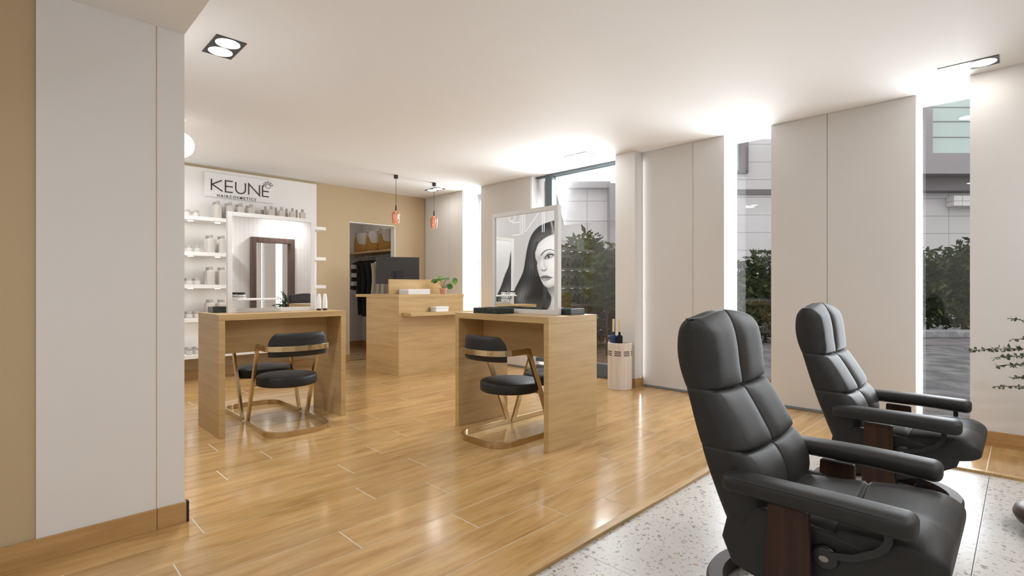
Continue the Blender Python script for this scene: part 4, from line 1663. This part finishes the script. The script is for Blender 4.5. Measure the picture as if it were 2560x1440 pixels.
def poster_image(ny, nz):
    Y, Z = np.meshgrid(np.linspace(PY0, PY1, ny), np.linspace(PZ0, PZ1, nz))
    g = .56 - .10 * sstep(2.0, 2.4, Z) + .06 * sstep(1.6, 1.0, Z)

    def blend(g, m, val):
        return g * (1 - m) + val * m

    hair = curve([(4.20, 1.97), (4.40, 1.955), (4.56, 1.91), (4.69, 1.80), (4.76, 1.64), (4.80, 1.47), (4.84, 1.32), (4.93, 1.18), (5.01, 1.06), (5.03, .92), (4.97, .80), (4.86, .69), (4.40, .66), (3.9, .66), (3.36, .68),
                  (3.40, .92), (3.52, 1.12), (3.60, 1.28), (3.68, 1.42), (3.72, 1.60), (3.80, 1.78), (3.95, 1.91)])
    dh = poly_dist(Y, Z, hair)
    mh = sstep(.006, -.006, dh)
    # strands follow the fall of the hair; a sheen runs over crown and curl
    flow = Y + .22 * np.sin((Z - .7) * 2.6) * np.sign(Y - 4.2)
    strand = .5 + .17 * np.sin(flow * 113 + 2.6 * np.sin(Z * 4)) + .17 * np.sin(flow * 241 + 1.9 * np.sin(Z * 7 + 1)) + .16 * np.sin(flow * 397 + 2.2 * np.sin(Z * 5 + 2))
    sheen = np.exp(-((dh + .15) / .09) ** 2) * (np.exp(-((Z - 1.72) / .18) ** 2) * .5 + np.exp(-((Z - .98) / .13) ** 2) * 1.0 + np.exp(-((Z - 1.40) / .10) ** 2) * .35 + .12)
    hv = .020 + .022 * strand * (.4 + sheen) + .20 * sheen * (.45 + .55 * strand ** 2)
    g = blend(g, mh, hv)
    # neck and shoulder
    neck = curve([(4.30, 1.25), (4.40, 1.10), (4.33, .98), (4.36, .86), (4.44, .78), (4.46, .70), (3.98, .70), (4.0, .9), (4.02, 1.2)])
    dn = poly_dist(Y, Z, neck)
    nv = .66 - .36 * sstep(.90, 1.12, Z) - .12 * sstep(4.25, 4.40, Y)
    g = blend(g, sstep(.008, -.008, dn), nv)
    # dark locks over the neck
    for pts, wd in (([(4.46, 1.30), (4.43, 1.10), (4.45, .90), (4.50, .70)], .045), ([(3.98, 1.30), (4.0, 1.0), (3.97, .7)], .06)):
        d = line_dist(Y, Z, pts)
        g = blend(g, sstep(wd, wd * .5, d), .03 + .05 * strand)
    face = curve([(4.12, 1.79), (4.30, 1.79), (4.44, 1.755), (4.56, 1.68), (4.612, 1.58), (4.605, 1.50), (4.575, 1.44), (4.580, 1.39), (4.560, 1.31), (4.525, 1.235), (4.475, 1.155), (4.415, 1.112), (4.35, 1.108), (4.24, 1.16), (4.12, 1.27), (4.04, 1.42), (4.02, 1.60)])
    df = poly_dist(Y, Z, face)
    fv = .80 - .10 * sstep(.09, .0, -df) - .16 * sstep(4.28, 4.06, Y)
    # modelling of cheek, eye sockets and jaw
    fv -= .22 * np.exp(-(((Y - 4.53) / .05) ** 2 + ((Z - 1.50) / .045) ** 2))
    fv -= .16 * np.exp(-(((Y - 4.36) / .085) ** 2 + ((Z - 1.535) / .038) ** 2))
    fv -= .14 * np.exp(-(((Y - 4.17) / .06) ** 2 + ((Z - 1.32) / .12) ** 2))
    fv -= .20 * sstep(1.17, 1.10, Z)
    fv += .07 * np.exp(-(((Y - 4.30) / .06) ** 2 + ((Z - 1.40) / .06) ** 2))
    fv += .06 * np.exp(-(((Y - 4.49) / .02) ** 2 + ((Z - 1.42) / .09) ** 2))
    g = blend(g, sstep(.005, -.005, df), fv)
    # a soft edge of hair shade along forehead and cheek
    # nose: bridge shade, wing, nostrils and tip
    d = line_dist(Y, Z, [(4.475, 1.53), (4.452, 1.44), (4.440, 1.375)])
    g -= (.14 * np.exp(-(d / .018) ** 2)) * mh
    d = line_dist(Y, Z, [(4.415, 1.350), (4.43, 1.332), (4.452, 1.325), (4.478, 1.328), (4.497, 1.345)])
    g -= .42 * np.exp(-(d / .010) ** 2) * mh
    for c in ((4.438, 1.331), (4.482, 1.330)):
        g -= .40 * np.exp(-(((Y - c[0]) / .013) ** 2 + ((Z - c[1]) / .008) ** 2))
    d = line_dist(Y, Z, [(4.405, 1.375), (4.400, 1.350), (4.412, 1.335)])
    g -= .16 * np.exp(-(d / .009) ** 2)
    # brow over the visible eye, tapering outwards
    bp = [(4.508, 1.535), (4.480, 1.560), (4.445, 1.584), (4.40, 1.597), (4.34, 1.598), (4.27, 1.580)]
    for q in range(len(bp) - 1):
        wd = .0145 - .0018 * q
        d = line_dist(Y, Z, bp[q:q + 2])
        g = np.minimum(g, blend(g, .88 * sstep(wd, wd * .3, d), .06))
    # the eye, its outer corner lifted
    ey, ez, rot = 4.372, 1.508, -.16
    A = (Y - ey) * math.cos(rot) + (Z - ez) * math.sin(rot)
    B = -(Y - ey) * math.sin(rot) + (Z - ez) * math.cos(rot)
    wy, wz = .070, .030
    almond = curve([(-wy, .0), (-wy * .45, wz * .78), (wy * .25, wz * .86), (wy * .8, wz * .15), (wy * 1.02, -wz * .38), (wy * .4, -wz * .62), (-wy * .4, -wz * .58)])
    de = poly_dist(A, B, almond)
    g = blend(g, np.exp(-(np.maximum(de, 0) / .020) ** 2) * .62 * sstep(-.03, .01, B), .12)
    g = blend(g, np.exp(-(np.maximum(de, 0) / .012) ** 2) * .35, .2)
    g = blend(g, sstep(.003, -.003, de), .60)
    ir = np.hypot(A - .004, B - .002)
    inn = sstep(.002, -.003, de)
    g = blend(g, sstep(.027, .023, ir) * inn, .16)
    g = blend(g, sstep(.013, .010, ir) * inn, .012)
    g = blend(g, sstep(.006, .003, np.hypot(A + .006, B - .010)) * inn, .85)
    lid = line_dist(A, B, [(-wy * 1.22, wz * .20), (-wy * .45, wz * .80), (wy * .25, wz * .88), (wy * .8, wz * .17), (wy * 1.02, -wz * .38)])
    g = blend(g, sstep(.011, .004, lid), .015)
    low = line_dist(A, B, [(-wy, 0), (-wy * .4, -wz * .6), (wy * .4, -wz * .64), (wy * 1.02, -wz * .4)])
    g = blend(g, .75 * sstep(.007, .002, low), .08)
    crease = line_dist(A, B, [(-wy * 1.1, wz * .8), (-wy * .4, wz * 1.5), (wy * .3, wz * 1.5), (wy * .9, wz * .6)])
    g = blend(g, .55 * sstep(.007, .001, crease), .22)
    # hair falling over the far side of the face
    d = line_dist(Y, Z, [(4.58, 1.70), (4.635, 1.58), (4.635, 1.48), (4.61, 1.38), (4.585, 1.28)])
    g = blend(g, sstep(.030, .016, d) * mh, .035 + .04 * strand)
    # lips
    upper = curve([(4.318, 1.235), (4.36, 1.252), (4.42, 1.268), (4.445, 1.262), (4.468, 1.266), (4.50, 1.252), (4.522, 1.240), (4.47, 1.238), (4.42, 1.236)])
    lower = curve([(4.318, 1.235), (4.38, 1.234), (4.45, 1.236), (4.522, 1.239), (4.50, 1.212), (4.455, 1.194), (4.40, 1.196), (4.35, 1.212)])
    g = blend(g, sstep(.004, -.004, poly_dist(Y, Z, upper)), .19)
    g = blend(g, sstep(.004, -.004, poly_dist(Y, Z, lower)), .30 + .22 * np.exp(-(((Y - 4.45) / .03) ** 2 + ((Z - 1.215) / .009) ** 2)))
    d = line_dist(Y, Z, [(4.305, 1.236), (4.36, 1.237), (4.44, 1.238), (4.53, 1.241)])
    g = blend(g, sstep(.006, .002, d), .04)
    g -= .14 * np.exp(-(((Y - 4.44) / .045) ** 2 + ((Z - 1.178) / .012) ** 2))
    # hair parting and strands falling on the forehead
    d = line_dist(Y, Z, [(4.30, 1.80), (4.31, 1.88), (4.33, 1.95)])
    g = blend(g, .5 * sstep(.03, .0, d), .55)
    return np.clip(g, .012, .9)


def make_poster():
    ny, nz = 430, 292
    img = poster_image(ny, nz)
    t = thing('wall_poster', 'large black and white poster of a woman with long hair, seen in the table mirror', 'poster', (XL + .002, 0, 0))
    ys, zs = np.linspace(PY0, PY1, ny), np.linspace(PZ0, PZ1, nz)
    YY, ZZ = np.meshgrid(ys, zs)
    v = np.zeros((ny * nz, 3))
    v[:, 0] = .012
    v[:, 1] = YY.ravel()
    v[:, 2] = ZZ.ravel()
    idx = np.arange(ny * nz).reshape(nz, ny)
    f = np.stack([idx[:-1, :-1].ravel(), idx[:-1, 1:].ravel(), idx[1:, 1:].ravel(), idx[1:, :-1].ravel()], 1)
    me = bpy.data.meshes.new('printed_sheet')
    me.from_pydata(v.tolist(), [], f.tolist())
    me.materials.append(attr_mat('poster_print', 'print', .45, .3))
    a = me.color_attributes.new('print', 'FLOAT_COLOR', 'POINT')
    g = img.ravel()
    c = np.stack([g * 1.0, g * .985, g * .975, np.ones_like(g)], 1)
    a.data.foreach_set('color', c.ravel().tolist())
    o = bpy.data.objects.new('printed_sheet', me)
    COL.objects.link(o)
    o.parent = t
    MB().box(0, .0115, PY0, PY1, PZ0, PZ1).build('backing_board', M['paper'], t)

    def on(y, z, d):
        return (.0125 + d, y, z)
    # outlined letters across the top
    L = []
    lo, hi = 1.835, 2.175
    m = (lo + hi) / 2
    e = .016

    def bar(y0, z0, y1, z1):
        d = Vector((y1 - y0, z1 - z0)).normalized() * 0
        nx = Vector((-(z1 - z0), y1 - y0)).normalized() * e
        L.append([(y0 + nx.x, z0 + nx.y), (y1 + nx.x, z1 + nx.y)])
        L.append([(y0 - nx.x, z0 - nx.y), (y1 - nx.x, z1 - nx.y)])
    for y0, y1 in ((4.875, 5.04), (3.52, 3.69)):
        bar(y0, lo, y0, hi)
        for z in (lo, m, hi):
            L.append([(y0 + e, z), (y1, z)])
    bar(4.47, lo, 4.47, hi)
    bar(4.82, lo, 4.82, hi)
    L.append([(4.47, hi), (4.82, lo)])
    bar(3.84, hi, 3.84, lo + .11)
    bar(4.14, hi, 4.14, lo + .11)
    L.append(arc(3.99, lo + .13, .15, .13, 180, 360, 14))
    bar(3.10, lo, 3.10, hi)
    L += [[(3.38, hi), (3.13, m), (3.40, lo)]]
    L.append(arc(5.05, 2.085, .060, .060, 0, 360, 24))
    strokes(L, .011, on, .001).build('lettering', M['wink'], t)['label'] = 'white outlined letters KEUNE'
    for i, tx in enumerate(('INCREASE', 'YOUR S', 'REVENUE', 'WITH SE')):
        text_mesh(tx, .050, 1.05, lambda x, y, z, i=i: (.0125 + z, 3.53 + x, 1.005 - .047 * i + y), .001, .0012).build('lettering', M['wink'], t)
    return t


make_poster()

# ================================================================== TALL MIRROR ON THE RIBBED TILE WALL (behind the viewer, seen in the table mirror)
wm = thing('wall_mirror', 'tall mirror in a dark brown wooden frame, seen reflected in the table mirror', 'mirror', (3.32, -1.498, 0))
MB().box(0, .085, 0, .11, 0, 2.06).box(.715, .80, 0, .11, 0, 2.06).box(.085, .715, 0, .11, 1.965, 2.06).build('frame', M['mirwood'], wm, bevel=.003)
MB().box(.085, .715, .002, .03, 0, 1.965).build('mirror_glass', M['mirror'], wm)
wl = thing('globe_wall_lamp', 'small white globe lamp on the ribbed tile wall, seen in the table mirror', 'wall lamp', (2.93, -1.5, 1.79))
MB().sphere((0, .11, 0), .075, 28, 16).build('globe', M['globe'], wl, smooth=True, angle=80)
MB().box(-.02, .02, .002, .04, -.02, .02).build('bracket', M['shelf'], wl)

# ================================================================== OUTSIDE
random.seed(3)
pv = struct('ground', box(5.62, 60, -40, 60, -.14, -.06), M['pave'], label='grey paving outside')
FWD = Vector((1, 1, 0)).normalized()
RGT = Vector((1, -1, 0)).normalized()


def out(lat, dist, z=0.0):
    p = RGT * lat + FWD * dist
    return (p.x, p.y, z)


RZ = -PI / 4
# pale panelled building opposite the door
b1 = thing('office_building', 'pale panelled building with flat eave seen through the entrance door', 'building', out(0, 18, -.06), RZ)
MB().box(-.5, 3.35, 0, 6, 0, 4.62).build('panelled_wall', M['facade2'], b1)
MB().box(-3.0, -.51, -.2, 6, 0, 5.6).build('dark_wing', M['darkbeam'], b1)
MB().box(-.50, 3.40, -.35, 6, 4.62, 4.84).build('roof_eave', M['beam'], b1)
MB().box(3.35, 3.75, -.5, .4, 0, 4.75).build('corner_pillar', M['beam'], b1)
# panelled building with a window, opposite the middle slit
b2 = thing('office_building', 'grey panelled building with dark window frame seen through the middle window', 'building', out(0, 18, -.06), RZ)
MB().box(6.2, 10.2, 0, 6, 0, 6.4).build('panelled_wall', M['facade'], b2)
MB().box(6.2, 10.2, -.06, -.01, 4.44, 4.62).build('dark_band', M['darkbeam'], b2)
wf = MB().box(7.95, 8.26, -.12, -.005, 5.22, 6.4).box(6.6, 8.26, -.12, -.005, 5.18, 5.26).build('window_frame', M['darkbeam'], b2)
MB().box(6.6, 7.95, -.05, -.004, 5.26, 6.4).build('window_pane', M['cglass'], wf)
# modern block with green curtain glass, opposite the last window
b3 = thing('office_building', 'modern block with green curtain glass and concrete bands seen through the last window', 'building', out(0, 18, -.06), RZ)
MB().box(12.5, 14.55, -.3, 6, 5.75, 8.1).build('concrete_block', M['beam'], b3)
cg = MB().box(14.55, 19.0, 0, .2, 5.75, 8.1).build('curtain_glass', M['cglass'], b3)
for z in (6.45, 7.0, 7.5):
    MB().box(14.56, 19.0, -.03, -.004, z, z + .025).build('mullion', M['beam'], cg)
MB().box(12.5, 19.0, -.6, 4, 5.05, 5.748).build('concrete_band', M['beam'], b3)
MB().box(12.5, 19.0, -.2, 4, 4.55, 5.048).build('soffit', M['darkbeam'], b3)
MB().box(12.5, 19.0, .3, 4, 0, 4.548).build('lower_wall', M['facade'], b3)
MB().box(15.5, 19.0, -.05, .28, 4.05, 4.40).build('canopy', M['facade2'], b3)


def leafy(mb, c, r, n, size, flat=1.0):
    for _ in range(n):
        d = Vector((random.gauss(0, 1), random.gauss(0, 1), random.gauss(0, 1))).normalized()
        rr = random.random() ** .45
        p = Vector(c) + Vector((d.x * r[0] * rr, d.y * r[1] * rr, d.z * r[2] * rr))
        a = Vector((random.uniform(-1, 1), random.uniform(-1, 1), random.uniform(-.6, .8))).normalized()
        b = a.cross(Vector((random.uniform(-1, 1), random.uniform(-1, 1), random.uniform(-1, 1)))).normalized()
        s = size * random.uniform(.6, 1.4)
        mb.add([p, p + a * s + b * s * .35, p + a * s * 2, p + a * s - b * s * .35], [(0, 1, 2, 3)])


def bush(name, label, lat, dist, wid, hgt, n, size, mat, cat='hedge', trunks=0, base=0.0, dep=.7):
    t = thing(name, label, cat, out(lat, dist, -.06), RZ)
    mb = MB()
    k = max(2, int(wid / .6))
    for i in range(k):
        x = -wid / 2 + wid * (i + .5) / k
        h = hgt * random.uniform(.86, 1.0)
        leafy(mb, (x, 0, base + (h - base) / 2), (wid / k * .75, dep, (h - base) / 2), n // k, size)
    mb.build('foliage', M[mat], t)['kind'] = 'stuff'
    for i in range(trunks):
        x = -wid / 2 + wid * (i + .5) / trunks + random.uniform(-.1, .1)
        MB().tube([(x, 0, 0), (x + random.uniform(-.06, .06), .02, hgt * .35), (x + random.uniform(-.15, .15), -.03, hgt * .75)], .035, 8).build('trunk', M['bark'], t, smooth=True)
    return t


bush('garden_tree', 'bushy tree with bare lower trunks outside the entrance door', 1.25, 8.6, 1.9, 2.1, 6500, .075, 'hedge', 'tree', 5, .75, .5)
bush('garden_hedge', 'brown hedge low behind the tree outside the entrance door', .9, 10.0, 3.4, 1.95, 9000, .085, 'hedgeb', trunks=4, base=.0)
bush('garden_hedge', 'hedge outside the middle window', 5.4, 11.0, 3.2, 2.1, 9000, .085, 'hedge', trunks=3, base=.0)
bush('garden_hedge', 'dark tall hedge outside the last window, above the kerb', 11.2, 13.2, 4.2, 2.5, 14000, .095, 'hedge', trunks=4, base=.1)
bush('garden_hedge', 'distant hedge outside the slit window by the corner', -2.2, 12.2, 3.0, 2.0, 2600, .095, 'hedge', trunks=2, base=.0)
mbed = MB().box(-3.2, 2.6, -2.4, 3.8, -.02, .03).build('ground', M['mulch'], None, out(0.6, 8.0, -.06))
mbed.rotation_euler = (0, 0, RZ)
tag(mbed, 'brown mulch ground outside the entrance door', kind='structure')
kb = thing('kerb', 'pale kerb stone under the hedge outside the last window', 'kerb', out(10.6, 12.1, -.06), RZ)
MB().box(-3, 4, -.2, .25, 0, .16).build('kerb_stone', M['kerb'], kb, bevel=.02)
dg_ = thing('drain_channel', 'dark strip in the paving outside the last window', 'drain', out(9.4, 10.6, -.06), RZ)
MB().box(-3, 4, -.25, .25, 0, .012).build('strip', M['darkbeam'], dg_)
